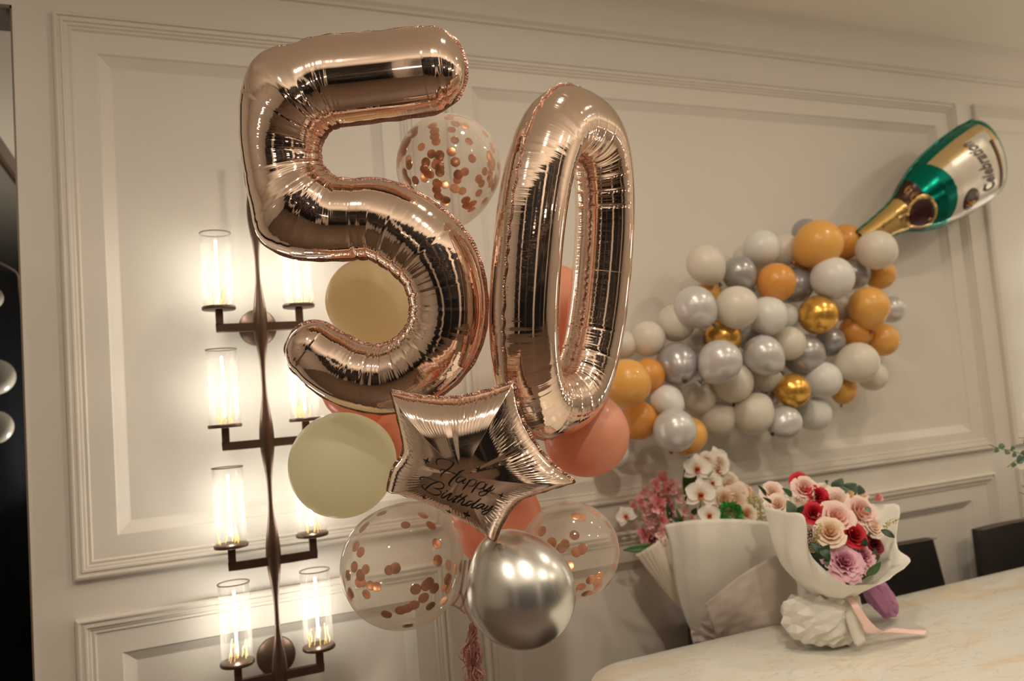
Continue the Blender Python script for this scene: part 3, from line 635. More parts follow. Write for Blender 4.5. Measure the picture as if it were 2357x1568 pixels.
# ------------------------------------------------------------------ balloon garland on the wall (crop coordinates: x=1380+X/2.6135, y=480+Y/2.6135)
G = [  # X, Y, r, layer (distance from the wall), material, knot (right, down, away), label
 (1240,142,82,.09,'grey',(0,.2,1),'grey balloon peeping out at the top behind the biggest gold one'),
 (1480,198,103,.11,'orange',(0,.9,.3),'orange gold balloon touching the neck of the bottle'),
 (1318,212,143,.22,'gold',(-.9,.7,.1),'biggest gold balloon at the top of the garland'),
 (1665,250,118,.26,'cream',(.9,.2,.4),'cream balloon over the mouth of the bottle'),
 (975,240,110,.16,'white',(0,.5,.9),'white balloon high on the garland, left of the biggest gold one'),
 (1110,250,98,.09,'cream',(0,.5,.9),'pale cream balloon tucked between top white and biggest gold ones'),
 (640,336,115,.18,'cream',(.6,.8,.1),'cream balloon at the upper left end of the garland'),
 (838,390,105,.17,'grey',(.6,.75,-.3),'glossy grey balloon under the top white one'),
 (1062,445,118,.24,'orange',(0,.3,1),'orange balloon directly below the top white one'),
 (1180,460,108,.12,'grey',(0,.3,1),'mid grey balloon half hidden right of the upper orange one'),
 (1235,365,66,.11,'gold',(0,.3,1),'small patch of gold balloon under the biggest gold one'),
 (1400,420,129,.25,'white',(0,.3,1),'large white balloon below the biggest gold one'),
 (1535,395,92,.13,'grey',(0,.3,1),'grey balloon between large white and bottle-side gold balloons'),
 (1688,395,92,.15,'gold',(0,.3,1),'gold balloon just under the cream one at the bottle'),
 (655,520,82,.11,'gold',(0,.3,1),'yellow gold balloon between the cream one and the pearl grey one'),
 (575,592,126,.23,'greyw',(.75,.75,-.1),'pearl grey balloon on the left side of the garland'),
 (825,596,131,.27,'cream',(0,.3,1),'large cream balloon in the middle of the garland'),
 (1012,645,119,.23,'white',(0,.3,1),'white balloon right of the large middle cream one'),
 (1112,652,84,.15,'white',(0,.3,1),'half hidden white balloon left of the glossy gold one'),
 (1315,641,118,.22,'goldc',(0,.3,1),'glossy metallic gold balloon in the middle of the garland'),
 (1450,595,84,.11,'cream',(0,.3,1),'pale cream balloon deep between the metallic and the matt gold ones'),
 (1620,592,121,.24,'gold',(.1,.95,0),'matt gold balloon near the right end, knot pointing down'),
 (1755,608,82,.11,'greyw',(0,.3,1),'translucent grey balloon at the far right of the garland'),
 (460,688,116,.15,'cream',(0,.3,1),'cream balloon behind and below the pearl grey one'),
 (744,776,113,.18,'goldc',(0,.3,1),'two-toned gold balloon under the large middle cream one'),
 (925,790,88,.10,'grey',(0,.3,1),'dusky grey balloon deep under the two middle white ones'),
 (1138,812,103,.20,'cream',(0,.3,1),'small cream balloon between grey balloons below the metallic gold one'),
 (985,882,119,.25,'greyw',(.7,.7,-.2),'pearl grey balloon with black knot in the middle of the garland'),
 (725,920,131,.28,'greyw',(-.75,.75,-.1),'pale grey balloon with black knot low on the left half'),
 (1228,882,127,.17,'grey',(0,.3,1),'large matt grey balloon right of the middle'),
 (1388,802,90,.15,'grey',(0,.3,1),'small grey balloon left of the dark orange one'),
 (1540,745,98,.17,'orange',(0,.3,1),'dark orange balloon under the matt gold one'),
 (1700,790,100,.17,'gold',(0,.3,1),'gold balloon at the lower right of the dark orange one'),
 (1555,927,123,.24,'cream',(-.9,.3,.2),'large cream balloon at the lower right corner of the garland'),
 (1640,1008,90,.13,'cream',(0,.3,1),'cream balloon peeping out at the lowest right corner'),
 (1348,1030,108,.21,'white',(-.8,.5,.2),'white balloon beside the gold one with the hanging knot'),
 (1005,1008,98,.16,'cream',(0,.3,1),'cream balloon under the pearl grey one with black knot'),
 (800,1045,125,.18,'cream',(0,.3,1),'cream balloon under the pale grey one with black knot'),
 (1163,1096,103,.21,'goldc',(-.9,-.2,-.1),'glossy gold balloon low in the garland'),
 (1465,1085,82,.15,'gold',(-.1,1,0),'gold balloon with knot hanging straight down'),
 (465,935,128,.19,'grey',(.1,.6,-.9),'glossy grey balloon with dark knot facing out on the left'),
 (290,785,108,.14,'cream',(0,.3,1),'pale cream balloon between the 0 and the glossy grey one'),
 (145,820,84,.11,'cream',(0,.3,1),'faint cream balloon nearest the right edge of the 0'),
 (600,1140,102,.11,'cream',(0,.3,1),'pale balloon against the wall low in the left half'),
 (716,1270,104,.13,'cream',(.7,-.6,.2),'translucent cream balloon on the bottom row, left one of a pair'),
 (924,1240,121,.19,'cream',(.6,-.7,.2),'bottom row cream balloon left of the small grey one'),
 (1113,1288,103,.20,'greyw',(-.75,.45,-.6),'small pearl grey balloon on the bottom row with side knot'),
 (1290,1235,104,.15,'white',(0,.3,1),'white balloon at the right end of the bottom row'),
 (165,1052,147,.27,'gold',(0,.3,1),'largest yellow gold balloon touching the side of the 0'),
 (292,1005,105,.17,'orange',(0,.3,1),'orange balloon right behind the largest yellow gold one'),
 (405,1160,100,.20,'white',(.5,.45,-.6),'small white balloon with dark knot above the low grey one'),
 (232,1275,118,.17,'orange',(0,.3,1),'orange balloon below the largest yellow gold one'),
 (452,1335,131,.28,'greyw',(.3,.4,1),'pale grey balloon hanging lowest on the left'),
 (535,1365,112,.17,'gold',(-.95,.95,0),'gold balloon half behind the lowest pale grey one, knot down'),
 (90,1470,88,.15,'white',(0,.3,1),'white balloon peeping out below the coral one'),
 (600,800,80,.10,'greyw',(0,.3,1),'pinkish pale balloon deep left of the two-toned gold one'),
 (1190,1170,84,.09,'cream',(0,.3,1),'cream balloon deep behind the low glossy gold one'),
 (1000,1130,84,.08,'greyw',(0,.3,1),'pale grey balloon against the wall above the bottom row'),
 (900,310,100,.07,'cream',(0,.3,1),'faint cream balloon against the wall under the top white one'),
]
for X, Y, r, ly, m, k, lab in G:
    x, y = 1380+X/2.6135, 480+Y/2.6135; p, t = onY(x, y, -ly)
    latex(p, r/2.6135*t/F*.99, m, kd(*k), lab, group='balloons of the wall garland', stretch=1.0+rng.rand()*.05)
# three pale balloons in the dark alcove
for (x, y, r), lab in (((-22, 686, 26), 'white balloon high in the dark opening at the picture edge'), ((-11, 868, 41), 'white balloon in the middle of the dark opening'), ((-12, 984, 38), 'lowest white balloon in the dark opening')):
    latex(at(x, y, 2.9), r*2.9/F, 'white', kd(-.5, 0, 1), lab, group='pale balloons in the dark opening')
g = MB(); q_ = at(-14, 700, 2.93); g.tube([(q_[0], q_[1], 2.67), q_, at(-8, 868, 2.93), at(-9, 984, 2.93)], .0012, 6); o = g.obj('balloon_string', M['paper']); tag(o, 'pale string holding the white balloons in the dark opening', 'string')
g = MB(); g.tube(catmull([at(-30, 585, 2.92), at(0, 605, 2.92), at(38, 628, 2.92), at(44, 660, 2.92), at(48, 700, 2.92)], 24)[0], .003, 6); o = g.obj('hanging_ribbon', M['ribbon'])
tag(o, 'thin dusky pink ribbon in the dark opening above the white balloons', 'ribbon')

# ------------------------------------------------------------------ bottle-shaped foil balloon
def bottle():
    A, tA = onY(1978, 556, -.17); B, tB = onY(2281, 350, -.17)
    root = empty('bottle_balloon', (A+B)/2); tag(root, 'green and gold champagne bottle foil balloon with cream label', 'balloon')
    ax = B-A; Ln = np.linalg.norm(ax); ax /= Ln; vw = CAM-(A+B)/2; vw /= np.linalg.norm(vw)
    w = np.cross(ax, vw); w /= np.linalg.norm(w)         # across the bottle
    if w@uu < 0: w = -w                                  # + is the upper-left side
    nf = np.cross(ax, w); nf = nf if nf@vw > 0 else -nf
    tw = math.radians(24); nf, w = nf*math.cos(tw)-w*math.sin(tw), w*math.cos(tw)+nf*math.sin(tw)
    ts = [0, .10, .22, .30, .38, .48, .58, .70, .82, .90, .95, .98, .995, 1.0]; hs = [.040, .047, .060, .078, .112, .142, .160, .172, .176, .170, .155, .125, .07, .004]
    def S_(t, phi, lift=0):
        h = np.interp(t, ts, hs) if t < .9 else .172*max(0, 1-((t-.9)/.1)**2.6)**.5
        th_ = h*.62*(1-.25*max(0, (t-.8)/.2)**2)
        side = math.sin(phi); fr = math.cos(phi)
        ext = .02*(1-side*side)*0
        return A+ax*(t*Ln+ext)+w*(h+lift)*side+nf*(th_+lift)*np.sign(fr)*abs(fr)**.9
    NT, NP = 260, 240; tt = np.r_[np.linspace(0, .9, NT-50), .9+.1*np.sin(np.linspace(0, PI/2, 51))[1:]]; NT = len(tt)
    mb = MB(); P = [[S_(t, 2*PI*j/NP) for j in range(NP)] for t in tt]
    P = np.array(P)
    for i in range(NT):                                   # light foil crumple near the seams
        for j in range(NP):
            ph = 2*PI*j/NP; P[i, j] += nf*.0011*math.sin(i*1.1+math.sin(i*.4))*abs(math.sin(ph))**6
    mb.v = [tuple(p) for p in P.reshape(-1, 3)]
    for i in range(NT-1):
        for j in range(NP):
            mb.f.append((i*NP+j, i*NP+(j+1) % NP, (i+1)*NP+(j+1) % NP, (i+1)*NP+j))
            t = (tt[i]+tt[i+1])/2; ph = (2*PI*(j+.5)/NP+PI) % (2*PI)-PI; a = abs(ph); front = a < PI/2
            if not front: a = PI-a
            e = math.degrees(a)
            if t < .285+.02*(e/90)**2*-1: m_ = 1
            elif t < .375: m_ = 2
            else:
                lim = .545+.07*(math.sin(a))**2*-1
                m_ = 0
                if t > lim and e < 66 and t < .918-.03*(e/66)**2:
                    m_ = 3
                    if (ph > math.radians(38) and t < .60+.5*max(0, (e-38)/28)*0+.12) or (t > .875 and ph > math.radians(25)) or e > 60 or (ph > math.radians(50)): m_ = 4
                    if not front: m_ = 4
            mb.m.append(m_)
    mb.obj('foil_body', [M['teal'], M['gfoil'], M['maroon'], M['label'], M['tan']], root)
    # seam
    rows = []
    sm = [[S_(t, PI/2*sg)+w*sg*d+nf*z for t in (tt if sg > 0 else tt[::-1])] for d, z, sg in ()]
    pth = [S_(t, PI/2) for t in tt]+[S_(t, -PI/2) for t in tt[::-1]]; q, _ = catmull(np.array(pth)[::3], 400); t_ = np.gradient(q, axis=0); o_ = np.cross(t_, nf); o_ /= np.linalg.norm(o_, axis=1)[:, None]+1e-9
    if ((q-q.mean(0))*o_).sum() < 0: o_ = -o_
    k = np.arange(len(q)); MB().grid(np.array([q-o_*.003+nf*.0008, q+o_*.006+nf*(.0015*np.sin(k*.6)+.0004)[:, None], q+o_*.006+nf*(.0015*np.sin(k*.6)-.0004)[:, None], q-o_*.003-nf*.0008]), closeu=True).obj('seam', M['teal'], root)
    def patch(name, tc, pc, rt, rp, m, n=28, ring=None, lift=.0022, inner=0):
        g = MB(); v = [S_(tc, pc, lift*1.4)]; K = 6
        for a in range(1, K+1):
            for i in range(n): th_ = 2*PI*i/n; v.append(S_(tc+rt*a/K*math.cos(th_), pc+rp*a/K*math.sin(th_), lift*(1 if a < K else .3)))
        f = [(0, 1+i, 1+(i+1) % n) for i in range(n)]
        for a in range(K-1): f += [(1+a*n+i, 1+a*n+(i+1) % n, 1+(a+1)*n+(i+1) % n, 1+(a+1)*n+i) for i in range(n)]
        g.add(v, f); return g.obj(name, m, root)
    patch('gold_rim', .335, -.32, .083, .80, M['gfoil'], lift=.0025); patch('medallion', .335, -.32, .074, .71, M['maroon'], lift=.004)
    patch('oval_seal', .625, -.56, .056, .32, M['maroon'])
    rs = np.random.RandomState(4)
    def scrib(name, m, pts, wd, lift=.005):
        g = MB()
        for q in pts: g.tube([S_(a, b, lift) for a, b in q], wd, 6, flat=.5)
        g.obj(name, m, root)
    # gold scrolls on the collar band, a gilt crest on the seal, small gold work on the medallion
    scr = []
    for c in (.55, 1.0):
        scr.append([(.33+.022*math.cos(a)*(1-a/14), c+.16*math.sin(a)*(1-a/14)) for a in np.linspace(0, 9, 26)])
    scrib('gold_scroll', M['goldink'], scr, .0035, .003)
    scrib('gold_crest', M['goldink'], [[(.60, -.55), (.615, -.62), (.63, -.58), (.645, -.66)], [(.605, -.70), (.62, -.64), (.635, -.70), (.65, -.60)], [(.59, -.62), (.60, -.66)]], .0055, .0035)
    scrib('gold_star', M['goldink'], [[(.36, -.62), (.385, -.60)], [(.37, -.68), (.372, -.54)]], .003, .005)
    # label bar
    g = MB(); g.grid([[S_(t, p, .0018) for p in np.linspace(-.78, .52, 30)] for t in (.845, .86, .875)]); g.obj('label_bar', M['maroon'], root)
    g = MB()
    for p in np.linspace(-.2, .38, 16): g.tube([S_(.853, p, .0035), S_(.868, p+.018, .0035)], .0016, 5)
    g.obj('bar_print', M['goldink'], root)
    # cursive lettering laid over the label: Celebration
    cu = bpy.data.curves.new('lettering', 'FONT'); cu.body = 'Celebration'; cu.shear = .45; cu.offset = .018; cu.size = 1; cu.resolution_u = 3
    to = bpy.data.objects.new('lettering', cu); C.objects.link(to); bpy.context.view_layer.update()
    me = bpy.data.meshes.new_from_object(to.evaluated_get(bpy.context.evaluated_depsgraph_get())); C.objects.unlink(to)
    co = np.array([v.co[:] for v in me.vertices]); x1 = co[:, 0].max()
    for v, c_ in zip(me.vertices, co):
        p = -.62+1.45*c_[0]/x1; v.co = Vector(S_(.795-.05*(c_[0]/x1)**2-.11*c_[1]*(1.0 if c_[0] > x1*.12 else 1.25)*-1*-1, p, .0024))
    me.materials.clear(); me.materials.append(M['greyink']); o = setparent(link(bpy.data.objects.new('lettering', me)), root)
bottle()

# ------------------------------------------------------------------ table
def round_slab(x0, x1, y0, y1, z0, z1, r, bev=.004):
    g = MB(); ring = []
    for cx_, cy_, a0 in ((x1-r, y1-r, 0), (x0+r, y1-r, PI/2), (x0+r, y0+r, PI), (x1-r, y0+r, 3*PI/2)):
        for a in np.linspace(a0, a0+PI/2, 16): ring.append((cx_+r*math.cos(a), cy_+r*math.sin(a), math.cos(a), math.sin(a)))
    n = len(ring); P = [[(x-cx_*i, y-cy_*i, z) for x, y, cx_, cy_ in ring] for i, z in ((bev, z0), (0, z0+bev), (0, z1-bev), (bev*.3, z1-bev*.3), (bev, z1))]
    g.grid(P, closev=True); g.f += [tuple(range(4*n, 5*n)), tuple(range(n-1, -1, -1))]; g.m += [0, 0]; return g
TY = -.462; TX0 = .895
table = empty('dining_table', (2.5, -1.0, 0)); tag(table, 'long dining table with white and tan veined marble top and rounded corners', 'table')
o = round_slab(TX0, 4.6, -1.62, TY, .72, .75, .17).obj('marble_top', M['marble'], table, True, 30)
for x in (1.5, 4.0):
    g = MB(); g.box((x-.05, -1.4, .02), (x+.05, -.68, .72)); g.obj('leg', M['bronze'], table, False)
    g = MB(); g.box((x-.14, -1.5, 0), (x+.14, -.58, .02)); g.obj('foot', M['bronze'], table, False)

# ------------------------------------------------------------------ chairs
def chair(x, y, rz, label, w=.44, top=.845):
    root = empty('dining_chair', (x, y, 0)); tag(root, label, 'chair', 'black leather chairs along the wall side of the table')
    R = Matrix.Translation((x, y, 0)) @ Matrix.Rotation(rz, 4, 'Z')
    def put(mb, name, m, bev=0, seg=3):
        me = mb.mesh(name, m, True, 35); me.transform(R); o = setparent(link(bpy.data.objects.new(name, me)), root)
        if bev: b = o.modifiers.new('b', 'BEVEL'); b.width = bev; b.segments = seg
        return o
    # faces -y (towards the table); the backrest stands at y=+.2 and flares slightly towards the seat
    g = MB(); g.box((-w/2, -.22, .41), (w/2, .20, .475)); put(g, 'seat', M['leather'], .018)
    g = MB(); NU, NV = 9, 9; F_ = []; Bk = []
    for j in range(NV):
        v = j/(NV-1); z = .47+(top-.47)*v; hwid = w/2*(1.10-.17*v); yb = .19+.03*v
        F_.append([(hwid*(2*i/(NU-1)-1), yb+.014*(1-(2*i/(NU-1)-1)**2), z) for i in range(NU)]); Bk.append([(hwid*(2*i/(NU-1)-1), yb+.034+.014*(1-(2*i/(NU-1)-1)**2), z) for i in range(NU)])
    g.grid(F_); g.grid(Bk)
    e = [F_[0], Bk[0]]; g.grid(e); g.grid([F_[-1], Bk[-1]]); g.grid([[r[0] for r in F_], [r[0] for r in Bk]]); g.grid([[r[-1] for r in F_], [r[-1] for r in Bk]])
    put(g, 'backrest', M['leather'], .006)
    g = MB(); g.tube([(-w/2*.915, .205, top+.001), (0, .222, top+.001), (w/2*.915, .205, top+.001)], .0022, 6); put(g, 'piping', M['brown'])
    for sx_ in (-1, 1):
        for sy_ in (-1, 1):
            g = MB(); g.tube([(sx_*(w/2-.02), sy_*.18, .41), (sx_*(w/2-.008), sy_*.20, 0)], [.012, .008], 10); put(g, 'leg', M['bronze'])
    return root
chair(2.50, -.335, 0, 'black leather dining chair behind the round bouquet', w=.42, top=.803)
chair(3.145, -.335, 0, 'black leather dining chair at the right edge, nearer the white curved panel corner', w=.42, top=.80)
bpy.data.objects['dining_chair.001']['label'] = 'black leather dining chair at the far right edge behind the table'
chair(1.755, -.30, 0, 'dining chair hidden behind the standing left bouquet', w=.42, top=.752)

# ------------------------------------------------------------------ flowers
def rose_mb(layers=5, ruffle=.03, seed=0, open_=1.0):
    rs = np.random.RandomState(seed); g = MB(); k = 0
    for L in range(layers):
        npet = 3 if L == 0 else (4 if L == 1 else 5); base = .10+.17*L; top = (.14+.20*L)*open_
        for i in range(npet):
            a0 = k*2.399+rs.rand()*.4; k += 1; half = (1.15 if L == 0 else .95-.08*L)+.1*rs.rand(); zt = .75-.09*L+.05*rs.randn(); P = []
            for a in range(7):
                v = a/6; row = []
                for b in range(7):
                    u = b/3-1; wv = math.sin(PI*(.10+.82*v)*.62+.15)**.6
                    an = a0+u*half*wv; r = base*(.25+.75*v**.6)+(top-base)*v**3+.10*L*.5*v**4*(1-u*u*.3)+ruffle*math.sin(u*7+k)*v**3
                    z = -.45+(zt+.45)*v*(1-.10*u*u*v)-.06*L*v**5
                    row.append((r*math.cos(an), r*math.sin(an), z))
                P.append(row)
            g.grid(P)
    return g
def ball_mb(n=90, r=.09, seed=0, flat=.85):
    rs = np.random.RandomState(seed); g = MB()
    for i in range(n):
        z = 1-2*(i+.5)/n; a = i*2.39996; d = np.array([math.sqrt(1-z*z)*math.cos(a), math.sqrt(1-z*z)*math.sin(a), z*flat]); 
        if z < -.6: continue
        g.lathe([(0, -.3*r), (r, 0), (r*.8, r*.8), (0, r*1.2)], 6, d*(.9+.08*rs.rand()), d)
    return g
def carn_mb(seed=0):
    rs = np.random.RandomState(seed); g = MB()
    for i in range(130):
        z = 1-1.5*(i+.5)/130; a = i*2.39996; d = np.array([math.sqrt(max(0, 1-z*z))*math.cos(a), math.sqrt(max(0, 1-z*z))*math.sin(a), z])
        t = np.cross(d, rs.randn(3)); t /= np.linalg.norm(t); b = np.cross(d, t); r = .80+.2*rs.rand()
        P = [[d*r*.55+t*.03*u for u in (-1, 0, 1)], [d*r*.85+t*.10*u+b*.04*math.sin(u*3) for u in (-1, 0, 1)], [d*r*1.02+t*.17*u+b*.09*math.sin(u*4+i) for u in (-1, 0, 1)]]
        g.grid(P)
    return g
def petal(g, ang, length, width, tilt, cup=.15, twist=0, base=0, n=6):
    P = []
    for a in range(n+1):
        v = a/n; row = []
        for b in range(5):
            u = b/2-1; wd = width*math.sin(PI*min(1, .12+.86*v))**.7; rad = base+length*v*math.cos(tilt); z = length*v*math.sin(tilt)-cup*length*v*v+cup*width*u*u*1.2
            x, y = rad, wd*u; row.append((x*math.cos(ang)-y*math.sin(ang), x*math.sin(ang)+y*math.cos(ang), z))
        P.append(row)
    g.grid(P)
def orchid_mb(seed=0):
    g = MB(); [petal(g, PI/2+k*2*PI/3, 1.0, .34, .1) for k in range(3)]; [petal(g, PI/2+s*1.2, .95, .55, .18) for s in (-1, 1)]; return g
def orchid_heart():
    g = MB(); g.lathe([(0, .32), (.08, .30), (.10, .2), (.07, .05), (0, 0)], 10, (0, 0, 0)); petal(g, -PI/2, .42, .2, .5, -.4); petal(g, -.4, .26, .13, .9, -.2); petal(g, PI+.4, .26, .13, .9, -.2); return g
def sweet_mb(seed=0):
    rs = np.random.RandomState(seed); g = MB()
    for k in range(7):
        P = []; a0 = k*2.4+rs.rand()
        for a in range(6):
            v = a/5; row = []
            for b in range(7):
                u = b/3-1; an = a0+u*(.75+.2*rs.rand()*0)*(1-.2*v); r = (.12+.10*k)*(.3+v)*.95; r += .10*math.sin(u*8+k*2)*v*v
                row.append((r*math.cos(an), r*math.sin(an), -.4+v*(1.05-.10*k)+.08*math.sin(u*6+k)*v))
            P.append(row)
        g.grid(P)
    return g
FM = {}
def flower(kind, colr, c, r, d, root, name, spin=None):
    key = (kind, colr, rng.randint(3))
    if key not in FM:
        sd = key[2]
        mbs = {'rose': lambda: rose_mb(5, .03, sd), 'bud': lambda: rose_mb(3, .02, sd, .9), 'peony': lambda: rose_mb(7, .10, sd, .95), 'ball': lambda: ball_mb(120, .10, sd), 'carnation': lambda: carn_mb(sd), 'orchid': lambda: orchid_mb(sd), 'sweet': lambda: sweet_mb(sd)}[kind]()
        s_ = {'rose': .95, 'bud': 1.2, 'peony': .80, 'sweet': 1.0}.get(kind, 1)
        mt = PM.get(colr) or M[colr]; me = mbs.mesh(name, mt); me.transform(Matrix.Scale(s_, 4)); FM[key] = me
    o = link(bpy.data.objects.new(name, FM[key])); d = np.array(d, float); q = Vector(d).to_track_quat('Z', 'Y') @ Quaternion((0, 0, 1), spin if spin is not None else rng.rand()*6.28)
    o.parent = root; o.matrix_parent_inverse = Matrix.Translation(-Vector(root.location)); o.matrix_basis = Matrix.Translation(Vector(c)) @ q.to_matrix().to_4x4() @ Matrix.Diagonal((r, r, r, 1))
    if kind == 'orchid':
        if 'oh' not in FM: FM['oh'] = orchid_heart().mesh('heart', PM['orchidh'])
        h = link(bpy.data.objects.new('heart', FM['oh'])); h.parent = o
    return o
def leaf(a, b, wd, root, m='leaf', bend=.12, face=None, name='leaf'):     # blade from a to b (world)
    a, b = np.array(a), np.array(b); ax = b-a; L = np.linalg.norm(ax); ax /= L; n_ = np.array(face if face is not None else -ff+uu*.3); n_ = n_-ax*(n_@ax); n_ /= np.linalg.norm(n_); s = np.cross(ax, n_); P = []
    for i in range(11):
        v = i/10; wv = wd*math.sin(PI*min(1, v*.97+.015))**.75*(1.1-.25*v)
        P.append([a+ax*L*v+s*wv*u+n_*(bend*L*math.sin(PI*v)+.25*wv*abs(u)) for u in (-1, -.5, 0, .5, 1)])
    g = MB(); g.grid(P); o = g.obj(name, M[m], root); sd = o.modifiers.new('s', 'SOLIDIFY'); sd.thickness = .0006; return o
def sheet(rows, root, m, name, n=(36, 48), wr=.004, seed=0, th=.0005, closed=False, fq=1.0, pleat=0, facet=False):
    R_ = [catmull([at(*p) if len(p) == 3 and p[0] > 50 else np.array(p) for p in r], n[1], closed)[0] for r in rows]; R_ = np.array(R_)
    Q = np.array([catmull(R_[:, j], n[0])[0] for j in range(n[1])]).transpose(1, 0, 2)
    rs = np.random.RandomState(seed); du = np.gradient(Q, axis=0); dv = np.gradient(Q, axis=1); N_ = np.cross(du, dv); N_ /= np.linalg.norm(N_, axis=2)[:, :, None]+1e-12
    ii, jj = np.meshgrid(np.linspace(0, 1, n[0]), np.linspace(0, 1, n[1]), indexing='ij'); z = np.zeros_like(ii)
    for k in range(7):                                   # folded-paper creases: sharp triangle waves in random directions
        a = rs.uniform(0, PI); f = rs.uniform(1.2, 5.5)*fq; ph = rs.rand()*9
        if closed: f1 = round(f*math.cos(a)*1.5); arg = f1*jj+f*math.sin(a)*ii+ph
        else: arg = f*(math.cos(a)*jj+math.sin(a)*ii)+ph
        z += np.abs((arg % 1)-.5)*rs.uniform(.5, 1.3)*(1.2/(f/fq))
    if pleat:
        for k in range(4):
            f = rs.randint(4, 13); z0 = np.abs(((f*jj+rs.rand()+.25*ii) % 1)-.5)*2
            z += (z0**1.6)*(1-ii*.8)*pleat/wr*rs.uniform(.4, 1)/4
    if facet: z = rs.randn(*z.shape)*.55; Q = Q+rs.randn(*Q.shape)*wr*.25
    Q = Q+N_*((z-z.mean())*wr)[:, :, None]
    g = MB(); g.grid(Q, closev=closed); o = g.obj(name, m, root, not facet, 18); sd = o.modifiers.new('s', 'SOLIDIFY'); sd.thickness = th; return o

# --- bouquet on the table (crop coordinates x=1730+X/3.5625, y=1080+Y/3.5625)
B1 = empty('flower_bouquet', at(1900, 1488, 2.13)); tag(B1, 'round bouquet of red and pink roses in white paper, standing on the table', 'bouquet', 'paper wrapped bouquets')
rim = [(1757, 1156, 2.18), (1805, 1178, 2.08), (1853, 1186, 2.02), (1857, 1250, 1.99), (1882, 1296, 1.98), (1925, 1332, 1.98), (1968, 1347, 1.99), (2030, 1340, 2.02), (2093, 1290, 2.10), (2066, 1262, 2.16), (2062, 1205, 2.22), (2068, 1163, 2.27), (2005, 1158, 2.32), (1920, 1130, 2.34), (1830, 1135, 2.30)]
mid = [(1798, 1290, 2.14), (1815, 1300, 2.08), (1840, 1312, 2.03), (1865, 1330, 2.01), (1890, 1345, 2.0), (1925, 1356, 2.0), (1960, 1360, 2.01), (2005, 1352, 2.05), (2040, 1322, 2.12), (2030, 1305, 2.16), (2020, 1290, 2.19), (2000, 1285, 2.23), (1960, 1280, 2.25), (1900, 1280, 2.25), (1840, 1280, 2.21)]
wst = []
for k in range(15):
    a = PI+.2-k/15*2*PI; wst.append((1917+38*math.cos(a), 1383-8*math.sin(a)*-1, 2.14-.035*math.sin(a)*-1*-1))
wst = [(1917+40*math.cos(t_), 1382+6*math.sin(t_), 2.13-.03*math.sin(t_)) for t_ in [PI-.1-k/15*2*PI for k in range(15)]]
sheet([rim, mid, wst], B1, M['paper'], 'paper_wrap', (30, 120), .006, 3, closed=True, pleat=.022)
foot = [[(cx_+a_*math.cos(t_), cy_+b_*math.sin(t_), 2.13-c_*math.sin(t_)) for t_ in np.linspace(0, 2*PI, 13)[:-1]] for cx_, cy_, a_, b_, c_ in [(1917, 1366, 52, 6, 0.045), (1897, 1380, 84, 11, 0.075), (1893, 1402, 92, 14, 0.085), (1893, 1432, 90, 14, 0.085), (1898, 1462, 78, 14, 0.07), (1900, 1479, 46, 7, 0.04)]]
sheet(foot, B1, M['paper'], 'paper_foot', (13, 26), .009, 8, closed=True, facet=True)
sheet([[(1940, 1378, 2.09), (1962, 1376, 2.09), (1978, 1388, 2.10)], [(1945, 1420, 2.06), (1968, 1420, 2.05), (1985, 1430, 2.07)], [(1965, 1480, 2.05), (1975, 1489, 2.045), (1993, 1478, 2.06)]], B1, M['paper'], 'paper_tail', (14, 10), .003, 5)
c1 = lambda X, Y: (1730+X/3.5625, 1080+Y/3.5625)
sheet([[(1945, 1370, 2.07), (1962, 1368, 2.07)], [(1966, 1405, 2.04), (1982, 1400, 2.04)], [(1985, 1440, 2.04), (2003, 1430, 2.05)], [(1996, 1458, 2.05), (2030, 1452, 2.075)], [(2050, 1456, 2.09), (2060, 1446, 2.11)], [(2130, 1462, 2.12), (2135, 1452, 2.14)]], B1, M['ribbon'], 'ribbon', (40, 6), .002, 6)
rb = MB(); rb.tube([at(1917+42*math.cos(a), 1381+6*math.sin(a), 2.13-.034*math.sin(a)) for a in np.linspace(0, 2*PI, 30, endpoint=False)], .009, 8, flat=.5, closed=True); rb.obj('ribbon_band', M['ribbon'], B1)
dn = lambda dx=0, dy=0: -ff*.75+uu*(.55+dy)+rr*(dx)
fl1 = [('rose','red',400,118,26,2.24,0),('rose','pink',432,165,30,2.20,-.1),('rose','red',530,228,27,2.18,0),('bud','red',590,285,22,2.17,.1),('rose','red',508,370,28,2.13,-.2),
       ('rose','blush',165,195,26,2.24,-.4),('rose','blush',215,300,28,2.18,-.4),('sweet','blush',385,262,18,2.18,0),('sweet','blush',465,290,19,2.16,0),('rose','blush',690,285,38,2.19,0),('rose','peach',770,215,26,2.24,0),
       ('rose','pink',690,405,41,2.12,0),('rose','pink',885,365,42,2.16,.25),('rose','blush',985,478,28,2.14,.3),('rose','cream',640,525,36,2.07,-.15),('rose','red',835,548,31,2.09,.1),('rose','dred',1000,618,24,2.12,.3),
       ('ball','mauve',478,535,21,2.08,-.3),('ball','tan',500,625,17,2.07,-.3),('ball','tan',548,510,9,2.08,0),('peony','peony',755,765,42,2.045,0),('peony','peony',905,715,34,2.08,.3),('bud','sweet',1030,240,15,2.30,.3),('rose','dred',355,378,16,2.15,0),
       ('rose','blush',590,200,24,2.26,0),('sweet','blush',900,200,20,2.28,.2)]
for kd_, cl_, X, Y, r, t_, dx in fl1: flower(kd_, cl_, at(*c1(X, Y), t_), r*t_/F, dn(dx), B1, {'rose': 'rose', 'bud': 'rosebud', 'peony': 'peony', 'ball': 'pincushion_flower', 'sweet': 'small_blossom'}[kd_])
def L1(xa, ya, xb, yb, wd, t_, m='leaf', root=B1, crop=c1, bend=.12): leaf(at(*crop(xa, ya), t_), at(*crop(xb, yb), t_-.02), wd*t_/F/3.5625, root, m, bend)
